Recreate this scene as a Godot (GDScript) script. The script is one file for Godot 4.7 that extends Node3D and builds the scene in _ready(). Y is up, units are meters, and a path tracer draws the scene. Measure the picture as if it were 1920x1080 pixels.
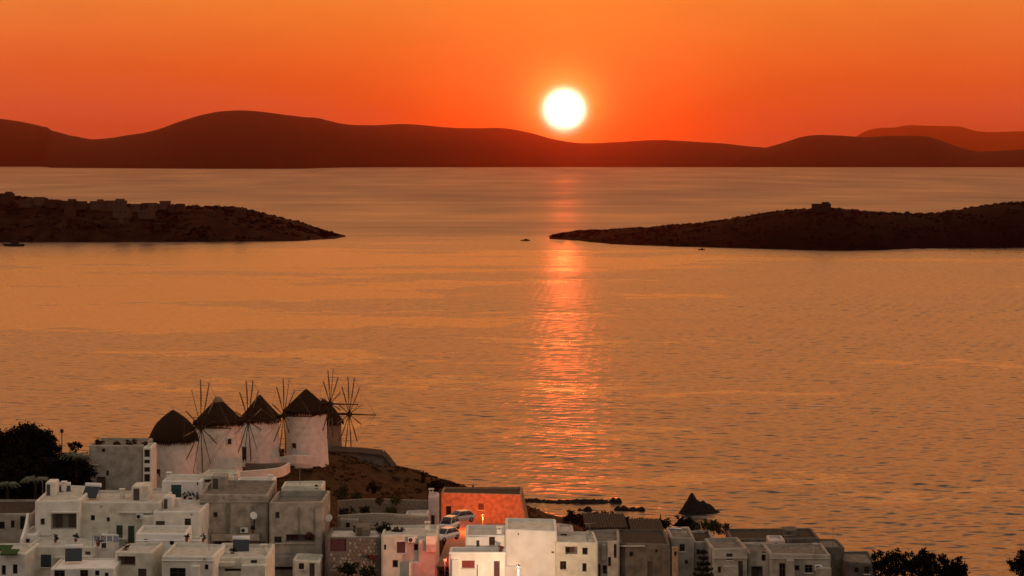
extends Node3D
# A sunset seen over a whitewashed island town: five windmills on a hill, the sea, two headlands, a far island.
const F := 3900.0     # focal length in pixels of the 1920-wide picture
const EYE := 62.0     # height of the viewpoint above the sea
const HZ := 295.0     # picture row of the true horizon
var rng := RandomNumberGenerator.new()
var M := {}
var noise := FastNoiseLite.new()
var taken := {}
var waves := []
var cloud := FastNoiseLite.new()
var lands := {}

# the point that the photograph shows at a picture position, at a distance that is measured straight ahead
func at(px: float, py: float, d: float) -> Vector3:
	return Vector3((px - 960.0) * d / F, EYE - (py - HZ) * d / F, -d)

func numbered(called: String) -> String:
	var n: int = taken.get(called, 0)
	taken[called] = n + 1
	return called if n == 0 else "%s_%03d" % [called, n]

func tag(o: Node, label: String, category: String, group := "") -> Node:
	o.set_meta("label", label)
	o.set_meta("category", category)
	if group:
		o.set_meta("group", group)
	return o

func thing(called: String, label: String, category: String, where := Vector3.ZERO, turn := 0.0, group := "") -> Node3D:
	var o := Node3D.new()
	o.name = numbered(called)
	add_child(o)
	o.position = where
	o.rotation.y = turn
	tag(o, label, category, group)
	return o

func put(called: String, mesh: Mesh, mat: Material, parent: Node) -> MeshInstance3D:
	var o := MeshInstance3D.new()
	o.name = called if parent != self else numbered(called)
	o.mesh = mesh
	if mat:
		o.material_override = mat
	parent.add_child(o, true)
	return o

func obj(called: String, st: SurfaceTool, mat: Material, parent: Node = self) -> MeshInstance3D:
	st.generate_normals()
	return put(called, st.commit(), mat, parent)

func structure(called: String, st: SurfaceTool, mat: Material) -> MeshInstance3D:
	var o := obj(called, st, mat)
	o.set_meta("kind", "structure")
	return o

func begin(smooth := false) -> SurfaceTool:
	var st := SurfaceTool.new()
	st.begin(Mesh.PRIMITIVE_TRIANGLES)
	st.set_smooth_group(0 if smooth else -1)
	return st

func tri(st: SurfaceTool, a: Vector3, b: Vector3, c: Vector3) -> void:
	st.add_vertex(a); st.add_vertex(b); st.add_vertex(c)

func quad(st: SurfaceTool, a: Vector3, b: Vector3, c: Vector3, d: Vector3) -> void:
	tri(st, a, b, c); tri(st, a, c, d)

# a box whose long edges are chamfered a little at the top
func box(st: SurfaceTool, c: Vector3, s: Vector3, turn := 0.0, bevel := 0.0) -> void:
	var b := Basis(Vector3.UP, turn)
	var h := s / 2
	var rings := [[-h.y, 0.0], [h.y - bevel, 0.0], [h.y, bevel]] if bevel > 0 else [[-h.y, 0.0], [h.y, 0.0]]
	var p := []
	for r in rings:
		var k: float = r[1]
		for q in [[-1, 1], [1, 1], [1, -1], [-1, -1]]:
			p.append(c + b * Vector3(q[0] * (h.x - k), r[0], q[1] * (h.z - k)))
	for r in rings.size() - 1:
		for k in 4:
			var j := (k + 1) % 4
			quad(st, p[r * 4 + k], p[r * 4 + 4 + k], p[r * 4 + 4 + j], p[r * 4 + j])
	var e := (rings.size() - 1) * 4
	quad(st, p[e], p[e + 3], p[e + 2], p[e + 1])
	quad(st, p[0], p[1], p[2], p[3])

func bar(st: SurfaceTool, a: Vector3, b: Vector3, r0: float, r1: float, sides := 6) -> void:
	var d := (b - a).normalized()
	var u := d.cross(Vector3.UP if absf(d.y) < 0.9 else Vector3.RIGHT).normalized()
	var v := d.cross(u)
	for k in sides:
		var t0 := TAU * k / sides
		var t1 := TAU * (k + 1) / sides
		var p0 := u * cos(t0) + v * sin(t0)
		var p1 := u * cos(t1) + v * sin(t1)
		quad(st, a + p0 * r0, b + p0 * r1, b + p1 * r1, a + p1 * r0)
		tri(st, b + p0 * r1, b, b + p1 * r1)
		tri(st, a + p1 * r0, a, a + p0 * r0)

# profile: points (radius, height); wob makes the outline uneven
func lathe(st: SurfaceTool, profile: Array, sides: int, wob := 0.0, seed := 0.0) -> void:
	for k in sides:
		for i in profile.size() - 1:
			var q := []
			for c in [[i, k], [i + 1, k], [i + 1, k + 1], [i, k + 1]]:
				var t: float = TAU * (c[1] % sides) / sides
				var pr: Vector2 = profile[c[0]]
				var r: float = pr.x * (1.0 + wob * noise.get_noise_3d(cos(t) * 40 + seed * 91, pr.y * 12, sin(t) * 40))
				q.append(Vector3(cos(t) * r, pr.y + wob * 1.5 * pr.x * noise.get_noise_3d(cos(t) * 160 + seed * 31, pr.y * 5, sin(t) * 160), sin(t) * r))
			quad(st, q[0], q[1], q[2], q[3])

func mat(c: Color, rough := 0.9) -> StandardMaterial3D:
	var m := StandardMaterial3D.new()
	m.albedo_color = c.linear_to_srgb()
	m.roughness = rough
	if rough >= 0.8:
		m.metallic_specular = 0.12
	return m

func noise_map(freq: float, lo: Color, hi: Color, octaves := 4, seed := 1, mid := 0.5) -> NoiseTexture2D:
	var n := FastNoiseLite.new()
	n.noise_type = FastNoiseLite.TYPE_SIMPLEX_SMOOTH
	n.frequency = freq
	n.fractal_octaves = octaves
	n.seed = seed
	var t := NoiseTexture2D.new()
	t.width = 512; t.height = 512; t.seamless = true
	t.noise = n
	var g := Gradient.new()
	g.set_color(0, lo.linear_to_srgb()); g.set_color(1, hi.linear_to_srgb())
	g.add_point(mid, lo.lerp(hi, 0.5).linear_to_srgb())
	t.color_ramp = g
	return t

# a material with stains or grain laid over it in world space: size is metres per repeat of the map
func rough_mat(lo: Color, hi: Color, size: float, freq := 0.012, relief := 0.0, rough := 0.92, seed := 1, mid := 0.5, octaves := 5) -> StandardMaterial3D:
	var m := mat(Color.WHITE, rough)
	m.albedo_color = Color.WHITE
	m.albedo_texture = noise_map(freq, lo, hi, octaves, seed, mid)
	m.uv1_triplanar = true
	m.uv1_world_triplanar = true
	m.uv1_scale = Vector3.ONE / size
	if relief > 0:
		m.heightmap_enabled = true
		m.heightmap_scale = relief
		m.heightmap_texture = noise_map(freq * 2.5, Color.BLACK, Color.WHITE, 5, seed + 7)
	return m

# sky colour (linear) in a direction: e, a = elevation and bearing from the sun in degrees
func sky_color(e: float, a: float) -> Color:
	var stops := [[0.0, Color(0.66, 0.050, 0.0060)], [1.2, Color(0.73, 0.075, 0.009)], [2.6, Color(0.82, 0.130, 0.016)], [4.3, Color(0.86, 0.215, 0.028)], [8.0, Color(1.55, 0.49, 0.085)], [14.0, Color(1.72, 0.62, 0.155)], [25.0, Color(1.20, 0.53, 0.22)], [45.0, Color(0.48, 0.36, 0.26)], [90.0, Color(0.39, 0.37, 0.34)]]
	var c := Color(0.39, 0.37, 0.34)
	for k in stops.size() - 1:
		if e <= stops[k + 1][0]:
			var t: float = clampf((e - stops[k][0]) / (stops[k + 1][0] - stops[k][0]), 0, 1)
			c = stops[k][1].lerp(stops[k + 1][1], t)
			break
	var mottle := 1.0 + 0.07 * cloud.get_noise_2d(a * 9.0, e * 34.0) + 0.05 * cloud.get_noise_2d(a * 30.0 + 400.0, e * 90.0)
	c = Color(c.r * (0.5 + 0.5 * mottle), c.g * mottle, c.b * mottle)
	var back := Color(0.53, 0.47, 0.40).lerp(Color(0.39, 0.37, 0.34), clampf(e / 60.0, 0, 1))
	var away := 1.0 - exp(-pow(absf(a) / 75.0, 2.0))
	c = c.lerp(back, away)
	var th := sqrt(pow(a * cos(deg_to_rad(e)), 2) + pow(e - SUN_E, 2))
	c += Color(0.26, 0.130, 0.024) * exp(-pow(th / 3.4, 1.4))
	c += Color(0.75, 0.56, 0.10) * exp(-pow(th / 0.92, 2.0))
	c += Color(6.0, 5.4, 4.0) / (1.0 + exp((th - 0.50) / 0.062))
	return c

const SUN_E := 1.293
const SUN_A := 1.44

func build_sky() -> Texture2D:
	var w := 512
	var h := 256
	var a := PackedFloat32Array()
	a.resize(w * h * 3)
	for j in h:
		var e := 90.0 - (j + 0.5) * 180.0 / h
		for i in w:
			var az := wrapf((i + 0.5) * 360.0 / w - SUN_A, -180.0, 180.0)
			var c := sky_color(maxf(e, 0), az)
			var k := (j * w + i) * 3
			a[k] = c.r; a[k + 1] = c.g; a[k + 2] = c.b
	var im := Image.create_from_data(w, h, false, Image.FORMAT_RGBF, a.to_byte_array())
	im.resize(4096, 2048, Image.INTERPOLATE_BILINEAR)
	for j in range(1024 - 220, 1024 + 10):     # the part round the sun again, finely
		var e := 90.0 - (j + 0.5) * 180.0 / 2048
		for i in range(-330, 360):
			im.set_pixel(posmod(i, 4096), j, sky_color(maxf(e, 0), (i + 0.5) * 360.0 / 4096 - SUN_A))
	return ImageTexture.create_from_image(im)

func wave_slopes(x: float, z: float, shortest: float) -> Vector3:   # (height, dh/dx, dh/dz)
	var r := Vector3.ZERO
	for w in waves:
		if w[2] < shortest:
			continue
		var p: float = w[0] * x + w[1] * z + w[3]
		var s: float = sin(p)
		var c: float = cos(p) * w[4]
		r.x += s * w[4]
		r.y += c * w[0]
		r.z += c * w[1]
	return r

func build_sea() -> void:
	for k in 26:
		var l := 3.0 * pow(1.13, k)
		var dir := rng.randfn(0.12, 0.5)
		var slope := 0.034 if l < 6 else 0.022 if l < 10 else 0.012 if l < 18 else 0.004 if l < 30 else 0.002
		waves.append([sin(dir) * TAU / l, cos(dir) * TAU / l, l, rng.randf() * TAU, slope * l / TAU])
	var gust := FastNoiseLite.new()
	gust.frequency = 0.004
	gust.fractal_octaves = 3
	gust.seed = 12
	var v := PackedVector3Array()
	var n := PackedVector3Array()
	var uv := PackedVector2Array()
	var ix := PackedInt32Array()
	var parts := [PackedInt32Array(), PackedInt32Array(), PackedInt32Array(), PackedInt32Array()]
	var bands := [[150.0, 290.0, 300.0, 20.0], [290.0, 520.0, 170.0, 1.0], [520.0, 900.0, 270.0, 1.5], [900.0, 1700.0, 480.0, 2.5]]
	for b in bands:
		var s: float = b[3]
		var nx := int(ceil(b[2] * 2 / s)) + 1
		var nz := int(ceil((b[1] - b[0]) / s)) + 1
		var base := v.size()
		for j in nz:
			var z: float = -minf(b[0] + j * s, b[1])
			for i in nx:
				var x: float = -b[2] + i * s
				var g := wave_slopes(x, z, s * 3.0)
				var k: float = 0.75 + 0.7 * gust.get_noise_2d(x, z * 2.0)
				k *= smoothstep(1700.0, 1500.0, -z) * (1.0 - 0.75 * clampf(lee(x, -z), 0, 1))
				g *= clampf(k, 0.12, 1.3)
				v.append(Vector3(x, g.x, z))
				n.append(Vector3(-g.y, 1, -g.z).normalized())
				uv.append(Vector2(x, z) / 64.0)
				if i < nx - 1 and j < nz - 1:
					var o := base + j * nx + i
					# where the wind ruffles the water more or less: calm lanes and rough patches with ragged edges
					var f := lee(x, -z) * 0.9 + 1.0 * gust.get_noise_2d(x * 1.1 + 700.0, z * 2.6) + 0.35 * gust.get_noise_2d(x * 9.0, z * 16.0)
					f += 0.75 * exp(-pow((-z - 1290.0) / 110.0, 2)) - 0.22 * smoothstep(40.0, 260.0, x)
					var g3 := gust.get_noise_2d(x * 3.0 - 900.0, z * 7.0) * 0.8 + 0.3 * gust.get_noise_2d(x * 16.0, z * 30.0)
					var kind := 3 if smoothstep(1380.0, 1690.0, -z) + g3 * 0.7 > 0.72 + 0.28 * smoothstep(1690.0, 1380.0, -z) else 0 if f > 0.42 else 2 if f < -0.30 else 1
					parts[kind].append_array([o, o + nx, o + 1, o + 1, o + nx, o + nx + 1])
	var near := [v.duplicate(), n.duplicate(), uv.duplicate()]
	v.clear(); n.clear(); uv.clear(); ix.clear()
	# open water beyond and beside, calm sheets that reach past the far islands
	var xs := []
	for k in 41:
		xs.append(lerpf(-9000.0, 9000.0, k / 40.0))
	var ds := [1700.0]
	while ds[-1] < 45000:
		ds.append(ds[-1] * 1.08)
	flat_sheet(v, n, uv, ix, xs, ds)
	for b in bands:
		for sx in [-1.0, 1.0]:
			flat_sheet(v, n, uv, ix, [sx * b[2], sx * (b[2] + 600), sx * 9000.0], [b[0], (b[0] + b[1]) / 2, b[1]])
	var arr := []
	arr.resize(Mesh.ARRAY_MAX)
	arr[Mesh.ARRAY_VERTEX] = v
	arr[Mesh.ARRAY_NORMAL] = n
	arr[Mesh.ARRAY_TEX_UV] = uv
	arr[Mesh.ARRAY_INDEX] = ix
	var mesh := ArrayMesh.new()
	mesh.add_surface_from_arrays(Mesh.PRIMITIVE_TRIANGLES, arr)
	mesh.surface_set_material(0, M.sea)
	for k in 4:
		var map := PackedInt32Array()
		map.resize(near[0].size())
		map.fill(-1)
		v = PackedVector3Array(); n = PackedVector3Array(); uv = PackedVector2Array(); ix = PackedInt32Array()
		for o in parts[k]:
			if map[o] < 0:
				map[o] = v.size()
				var p: Vector3 = near[0][o]
				v.append(p)
				n.append(near[1][o])
				uv.append(sea_uv(p.x, p.z) if k == 3 else near[2][o])
			ix.append(map[o])
		if ix.is_empty():
			continue
		arr[Mesh.ARRAY_VERTEX] = v
		arr[Mesh.ARRAY_NORMAL] = n
		arr[Mesh.ARRAY_TEX_UV] = uv
		arr[Mesh.ARRAY_INDEX] = ix
		mesh.add_surface_from_arrays(Mesh.PRIMITIVE_TRIANGLES, arr)
		mesh.surface_set_material(mesh.get_surface_count() - 1, [M.sea_calm, M.sea_near, M.sea_rough, M.sea][k])
	put("sea", mesh, null, self).set_meta("kind", "structure")

# the slopes of short choppy waves, 64 m of sea a side
func ripple_map() -> Texture2D:
	var n := 512
	var tabs := []
	for k in 34:
		var l := 1.3 * pow(1.045, k)
		var dir := rng.randfn(0.1, 0.85)
		var mx := roundf(sin(dir) * 64.0 / l)
		var mz := roundf(cos(dir) * 64.0 / l)
		var s := 0.033 / sqrt(mx * mx + mz * mz)
		var cx := PackedFloat32Array()
		var sx := PackedFloat32Array()
		var cz := PackedFloat32Array()
		var sz := PackedFloat32Array()
		var ph := rng.randf() * TAU
		for i in n:
			cx.append(cos(TAU * mx * i / n)); sx.append(sin(TAU * mx * i / n))
			cz.append(cos(TAU * mz * i / n + ph)); sz.append(sin(TAU * mz * i / n + ph))
		tabs.append([cx, sx, cz, sz, s * mx, s * mz])
	var gx := PackedFloat32Array()
	var gz := PackedFloat32Array()
	gx.resize(n * n)
	gz.resize(n * n)
	for t in tabs:
		var cx: PackedFloat32Array = t[0]
		var sx: PackedFloat32Array = t[1]
		var ax: float = t[4]
		var az: float = t[5]
		for j in n:
			var c: float = t[2][j]
			var s: float = t[3][j]
			var o := j * n
			for i in n:
				var w := cx[i] * c - sx[i] * s
				gx[o + i] += w * ax
				gz[o + i] += w * az
	var out := PackedFloat32Array()
	out.resize(n * n * 3)
	for k in n * n:
		var m := 1.0 / sqrt(1.0 + gx[k] * gx[k] + gz[k] * gz[k])
		out[k * 3] = 0.5 - 0.5 * gx[k] * m
		out[k * 3 + 1] = 0.5 - 0.5 * gz[k] * m
		out[k * 3 + 2] = 0.5 + 0.5 * m
	return ImageTexture.create_from_image(Image.create_from_data(n, n, false, Image.FORMAT_RGBF, out.to_byte_array()))

func sea_uv(x: float, z: float) -> Vector2:
	return Vector2(clampf(x / 4000.0 + 0.5, 0.002, 0.998), log(maxf(-z, 150.0) / 150.0) / log(200.0))

func flat_sheet(v, n, uv, ix, xs, ds) -> void:
	var base: int = v.size()
	for j in ds.size():
		for i in xs.size():
			v.append(Vector3(xs[i], 0, -ds[j]))
			n.append(Vector3.UP)
			uv.append(sea_uv(xs[i], -ds[j]))
			if i < xs.size() - 1 and j < ds.size() - 1:
				var o: int = base + j * xs.size() + i
				ix.append_array([o, o + xs.size(), o + 1, o + 1, o + xs.size(), o + xs.size() + 1])

# calm water under the headlands and in the bay at the left
func lee(x: float, d: float) -> float:
	return 1.2 * exp(-pow((d - 930.0) / 300.0, 2) - pow((x + 210.0) / 150.0, 2))

# how ruffled the sea is: streaks of calm between ruffled water
func sea_roughness() -> Texture2D:
	var a := PackedFloat32Array()
	var big := FastNoiseLite.new()
	big.seed = 5
	big.frequency = 0.01
	big.fractal_octaves = 4
	a.resize(512 * 512)
	for j in 512:
		var d := 150.0 * pow(200.0, (j + 0.5) / 512.0)
		for i in 512:
			var x := (i + 0.5) / 512.0 * 4000.0 - 2000.0
			var s := big.get_noise_2d(x * 0.10, log(d) * 1800.0) * 0.6 + big.get_noise_2d(x * 0.3 + 900.0, log(d) * 420.0)
			var r := lerpf(0.40, 0.47, smoothstep(1700.0, 3500.0, d)) + 0.10 * s
			# calm in the lee of the headlands
			a[j * 512 + i] = clampf(r - 0.15 * lee(x, d) * (1.0 + 0.8 * s), 0.12, 0.75)
	return ImageTexture.create_from_image(Image.create_from_data(512, 512, false, Image.FORMAT_RF, a.to_byte_array()))

func along(pts: Array, x: float) -> float:      # a smooth line through (x, y) points
	if x <= pts[0][0]:
		return pts[0][1]
	for k in pts.size() - 1:
		if x <= pts[k + 1][0]:
			var t: float = (x - pts[k][0]) / (pts[k + 1][0] - pts[k][0])
			var y0: float = pts[maxi(k - 1, 0)][1]
			var y3: float = pts[mini(k + 2, pts.size() - 1)][1]
			return clampf(cubic_interpolate(pts[k][1], pts[k + 1][1], y0, y3, t), minf(pts[k][1], pts[k + 1][1]) - 2, maxf(pts[k][1], pts[k + 1][1]) + 2)
	return pts[-1][1]

# land whose crest and shore run through picture points; back = metres from shore to crest
func land(called: String, crest: Array, shore: Array, back: float, cols: int, rows: int, relief: float, m: Material) -> MeshInstance3D:
	var st := begin(true)
	var grid := []
	for i in cols + 1:
		var px := lerpf(crest[0][0], crest[-1][0], i / float(cols))
		var line := []
		var d0 := EYE * F / (along(shore, px) - HZ)
		var foot := at(px, HZ, d0)
		var thin := clampf(minf(absf(px - crest[0][0]), absf(crest[-1][0] - px)) / 60.0, 0, 1)
		var d1 := d0 + back * (0.25 + 0.75 * thin)
		var top := EYE + (HZ - along(crest, px)) * d1 / F
		for j in rows + 1:
			var t := j / float(rows)
			var d := lerpf(d0, d1 * 2 - d0, t)
			var x: float = foot.x * (d / d0)
			var rise := pow(sin(PI * t), 0.72) * (1.0 if t < 0.5 else 1.0)
			var y := top * rise + relief * noise.get_noise_2d(x * 60.0 / back, d * 60.0 / back) * minf(1.0, 4.0 * rise) * (1.0 if top > 3 else 0.2)
			line.append(Vector3(x, y - 0.5 if j in [0, rows] else y, -d))
		grid.append(line)
	for i in cols:
		for j in rows:
			quad(st, grid[i][j], grid[i][j + 1], grid[i + 1][j + 1], grid[i + 1][j])
	st.index()
	lands[called] = grid
	return structure(called, st, m)

# the ground of the town, the windmill hill and the shore
const GX := [-140.0, -80.0, -60.0, -45.0, -28.0, -18.0, -10.0, 0.0, 15.0, 40.0, 60.0, 80.0, 140.0]
const GD := [0.0, 100.0, 180.0, 220.0, 250.0, 280.0, 310.0, 340.0, 370.0, 400.0, 440.0]
const GH := [
	[58, 58, 58, 58, 58, 58, 58, 58, 58, 58, 58, 58, 58],
	[28, 28, 28, 28, 28, 28, 28, 28, 28, 28, 28, 28, 28],
	[18, 16, 16, 16, 16, 16, 16, 16, 16, 15, 15, 14, 12],
	[15, 13, 13, 13, 13, 12, 12, 12, 11, 10, 9, 7, 3],
	[16, 15, 15, 14, 13, 12, 11, 11, 10, 8, 5, 1, -3],
	[17, 17, 17.5, 17.6, 15.5, 12.5, 11, 10.6, 8, 4, 0, -3, -5],
	[14, 16.5, 17.5, 18.2, 18.0, 15.6, 13.2, 10.5, 5, 1.0, -3, -5, -6],
	[10, 11, 12, 14, 14, 11.5, 9, 4.5, 1.6, -2, -5, -6, -6],
	[3, 4, 5, 6, 6, 4.5, 2, -1.5, -3, -5, -6, -6, -6],
	[-2, -1, 0, 0, 0, -1, -2, -4, -6, -6, -6, -6, -6],
	[-6, -6, -6, -6, -6, -6, -6, -6, -6, -6, -6, -6, -6]]

func ground(x: float, d: float) -> float:
	var i := 0
	while i < GX.size() - 2 and x > GX[i + 1]:
		i += 1
	var j := 0
	while j < GD.size() - 2 and d > GD[j + 1]:
		j += 1
	var u := smoothstep(0.0, 1.0, (x - GX[i]) / (GX[i + 1] - GX[i])) * 0.5 + clampf((x - GX[i]) / (GX[i + 1] - GX[i]), 0, 1) * 0.5
	var v := clampf((d - GD[j]) / (GD[j + 1] - GD[j]), 0, 1)
	return lerpf(lerpf(GH[j][i], GH[j][i + 1], u), lerpf(GH[j + 1][i], GH[j + 1][i + 1], u), v)

func build_ground() -> void:
	var st := begin(true)
	var nx := 140
	var nz := 170
	for j in nz:
		for i in nx:
			var q := []
			for c in [[i, j], [i, j + 1], [i + 1, j + 1], [i + 1, j]]:
				var x: float = -140.0 + 2.0 * c[0]
				var d: float = 0.0 if c[1] == 0 else 100.0 + 2.0 * c[1]
				q.append(Vector3(x, ground(x, d) + 0.5 * noise.get_noise_2d(x * 4, d * 4) + 0.35 * noise.get_noise_2d(x * 17, d * 17), -d))
			quad(st, q[0], q[1], q[2], q[3])
	st.index()
	structure("ground", st, M.scrub)

func _ready() -> void:
	rng.seed = 77
	noise.frequency = 0.01
	cloud.frequency = 0.012
	cloud.fractal_octaves = 4
	cloud.seed = 9
	noise.fractal_octaves = 4
	var cam := Camera3D.new()
	cam.name = "camera"
	cam.position = Vector3(0, EYE, 0)
	cam.set_frustum(2.0 * 540.0 / F, Vector2(0, -(540.0 - HZ) / F), 1.0, 60000.0)
	add_child(cam)
	var env := Environment.new()
	var sky := Sky.new()
	var pano := PanoramaSkyMaterial.new()
	pano.panorama = build_sky()
	sky.sky_material = pano
	env.background_mode = Environment.BG_SKY
	env.sky = sky
	env.tonemap_mode = Environment.TONE_MAPPER_LINEAR
	env.tonemap_exposure = 1.0
	env.sdfgi_enabled = true
	env.ssao_enabled = true
	env.ssil_enabled = true
	# evening haze over the sea, glowing towards the sun
	env.volumetric_fog_enabled = true
	env.volumetric_fog_density = 0.000023
	env.volumetric_fog_albedo = Color(1.0, 0.56, 0.33)
	env.volumetric_fog_anisotropy = 0.94
	var we := WorldEnvironment.new()
	we.name = "environment"
	we.environment = env
	add_child(we)
	var sun := DirectionalLight3D.new()
	sun.name = "sun"
	sun.light_energy = 0.018
	sun.light_color = Color(1.0, 0.33, 0.12)
	sun.light_angular_distance = 0.53
	sun.shadow_enabled = true
	sun.rotation_degrees = Vector3(-SUN_E, 180.0 - SUN_A, 0)
	add_child(sun)
	materials()
	build_sea()
	build_ground()
	build_far_land()
	build_ground_cover()
	build_town()
	build_walls()
	build_windmills()
	build_plants()
	build_small()

func materials() -> void:
	M.sea = mat(Color(0.012, 0.018, 0.022), 1.0)
	M.sea.roughness_texture = sea_roughness()
	M.sea.texture_repeat = false
	M.sea.metallic_specular = 0.5
	M.sea_near = mat(Color(0.012, 0.018, 0.022), 0.30)
	M.sea_near.metallic_specular = 0.5
	M.sea_near.normal_enabled = true
	M.sea_near.normal_texture = ripple_map()
	M.sea_near.normal_scale = 1.0
	M.sea_calm = M.sea_near.duplicate()
	M.sea_calm.normal_scale = 0.45
	M.sea_calm.roughness = 0.24
	M.sea_rough = M.sea_near.duplicate()
	M.sea_rough.normal_scale = 1.25
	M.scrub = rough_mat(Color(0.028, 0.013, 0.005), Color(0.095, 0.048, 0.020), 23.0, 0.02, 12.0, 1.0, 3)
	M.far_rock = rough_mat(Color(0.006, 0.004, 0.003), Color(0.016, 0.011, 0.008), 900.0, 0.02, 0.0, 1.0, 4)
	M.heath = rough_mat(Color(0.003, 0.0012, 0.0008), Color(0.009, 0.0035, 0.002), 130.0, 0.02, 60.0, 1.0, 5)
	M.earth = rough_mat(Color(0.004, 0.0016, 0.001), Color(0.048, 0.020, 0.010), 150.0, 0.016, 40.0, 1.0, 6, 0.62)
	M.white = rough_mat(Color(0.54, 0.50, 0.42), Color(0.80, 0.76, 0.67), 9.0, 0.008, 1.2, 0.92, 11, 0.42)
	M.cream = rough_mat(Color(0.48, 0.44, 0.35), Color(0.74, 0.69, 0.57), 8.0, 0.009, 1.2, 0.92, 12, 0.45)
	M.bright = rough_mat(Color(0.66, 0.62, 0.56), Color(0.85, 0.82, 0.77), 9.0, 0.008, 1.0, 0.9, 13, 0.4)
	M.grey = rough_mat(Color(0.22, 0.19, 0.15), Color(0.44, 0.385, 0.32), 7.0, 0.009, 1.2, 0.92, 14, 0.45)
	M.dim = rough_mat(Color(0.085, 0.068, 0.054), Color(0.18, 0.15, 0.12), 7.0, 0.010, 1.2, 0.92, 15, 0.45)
	M.pink = rough_mat(Color(0.46, 0.36, 0.32), Color(0.64, 0.52, 0.47), 7.0, 0.009, 1.0, 0.92, 16)
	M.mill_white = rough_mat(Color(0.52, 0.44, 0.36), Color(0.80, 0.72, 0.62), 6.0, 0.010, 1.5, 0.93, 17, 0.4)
	M.mill_shaded = rough_mat(Color(0.16, 0.10, 0.065), Color(0.30, 0.21, 0.15), 6.0, 0.010, 1.5, 0.93, 34)  # darker copy of the mill wall: the last tower's shade put into the colour
	M.roof = rough_mat(Color(0.40, 0.365, 0.30), Color(0.62, 0.58, 0.50), 7.0, 0.011, 0.8, 0.9, 18)
	M.roof_dark = rough_mat(Color(0.035, 0.026, 0.02), Color(0.10, 0.075, 0.055), 6.0, 0.02, 1.5, 0.95, 19)
	M.roof_grey = rough_mat(Color(0.12, 0.10, 0.08), Color(0.24, 0.21, 0.17), 7.0, 0.011, 0.8, 0.9, 28)
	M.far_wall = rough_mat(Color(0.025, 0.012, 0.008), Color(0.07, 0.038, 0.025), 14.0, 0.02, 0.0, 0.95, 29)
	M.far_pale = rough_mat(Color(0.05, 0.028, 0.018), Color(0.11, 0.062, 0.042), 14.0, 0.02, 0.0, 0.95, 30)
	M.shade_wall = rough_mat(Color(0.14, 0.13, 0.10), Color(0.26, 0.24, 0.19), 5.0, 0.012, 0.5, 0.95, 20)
	M.ochre = rough_mat(Color(0.22, 0.13, 0.075), Color(0.42, 0.27, 0.16), 7.0, 0.016, 3.0, 0.95, 21)
	M.stone = rough_mat(Color(0.10, 0.075, 0.055), Color(0.32, 0.26, 0.20), 3.0, 0.02, 2.0, 0.95, 22)
	M.stone_pale = rough_mat(Color(0.22, 0.18, 0.14), Color(0.44, 0.38, 0.31), 3.0, 0.02, 2.0, 0.95, 23)
	M.mortar = rough_mat(Color(0.12, 0.10, 0.08), Color(0.24, 0.20, 0.16), 3.0, 0.02, 1.0, 0.95, 24)
	M.wet_rock = rough_mat(Color(0.010, 0.007, 0.006), Color(0.035, 0.025, 0.02), 5.0, 0.02, 6.0, 0.92, 25)
	M.thatch = rough_mat(Color(0.010, 0.005, 0.003), Color(0.055, 0.030, 0.016), 2.6, 0.03, 5.0, 1.0, 26)
	M.straw_pale = mat(Color(0.22, 0.16, 0.09), 1.0)
	M.dark_wood = mat(Color(0.05, 0.026, 0.014), 0.85)
	M.wood = mat(Color(0.07, 0.045, 0.028), 0.7)
	M.sail = mat(Color(0.16, 0.10, 0.06), 0.95)
	M.rope = mat(Color(0.16, 0.10, 0.06), 1.0)
	M.teal = mat(Color(0.018, 0.060, 0.058), 0.6)
	M.green = mat(Color(0.025, 0.045, 0.030), 0.6)
	M.blue = mat(Color(0.022, 0.040, 0.055), 0.6)
	M.red = mat(Color(0.22, 0.030, 0.020), 0.6)
	M.maroon = mat(Color(0.09, 0.028, 0.028), 0.7)
	M.trim = mat(Color(0.55, 0.52, 0.46), 0.8)
	M.clay = mat(Color(0.24, 0.10, 0.05), 0.85)
	M.glass = mat(Color(0.012, 0.014, 0.016), 0.12)
	M.metal = mat(Color(0.22, 0.22, 0.22), 0.4)
	M.metal.metallic = 0.7
	M.white_metal = mat(Color(0.66, 0.65, 0.62), 0.4)
	M.iron = mat(Color(0.02, 0.018, 0.016), 0.6)
	M.rubber = mat(Color(0.018, 0.018, 0.018), 0.85)
	M.lens = mat(Color(0.6, 0.6, 0.58), 0.15)
	M.tail = mat(Color(0.25, 0.015, 0.012), 0.2)
	M.car_white = mat(Color(0.66, 0.63, 0.60), 0.28)
	M.car_silver = mat(Color(0.40, 0.38, 0.36), 0.25)
	M.car_dark = mat(Color(0.03, 0.028, 0.03), 0.25)
	for k in ["car_white", "car_silver", "car_dark"]:
		M[k].clearcoat_enabled = true
		M[k].clearcoat = 0.6
		M[k].clearcoat_roughness = 0.08
	M.hull = mat(Color(0.02, 0.015, 0.013), 0.85)
	M.bark = mat(Color(0.035, 0.022, 0.015), 0.95)
	M.awning = mat(Color(0.045, 0.085, 0.030), 0.9)
	M.cloth = mat(Color(0.30, 0.30, 0.38), 0.95)
	for k in [["leaf", Color(0.020, 0.022, 0.011)], ["leaf_dark", Color(0.012, 0.011, 0.008)], ["palm", Color(0.15, 0.16, 0.105)], ["olive", Color(0.055, 0.050, 0.018)], ["dry", Color(0.075, 0.045, 0.022)], ["bloom", Color(0.16, 0.05, 0.045)]]:
		M[k[0]] = mat(k[1], 0.8)
		M[k[0]].vertex_color_use_as_albedo = true
	M.leaf_plain = mat(Color(0.008, 0.0035, 0.002), 0.9)
	M.straw = mat(Color(0.05, 0.026, 0.010), 1.0)
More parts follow.
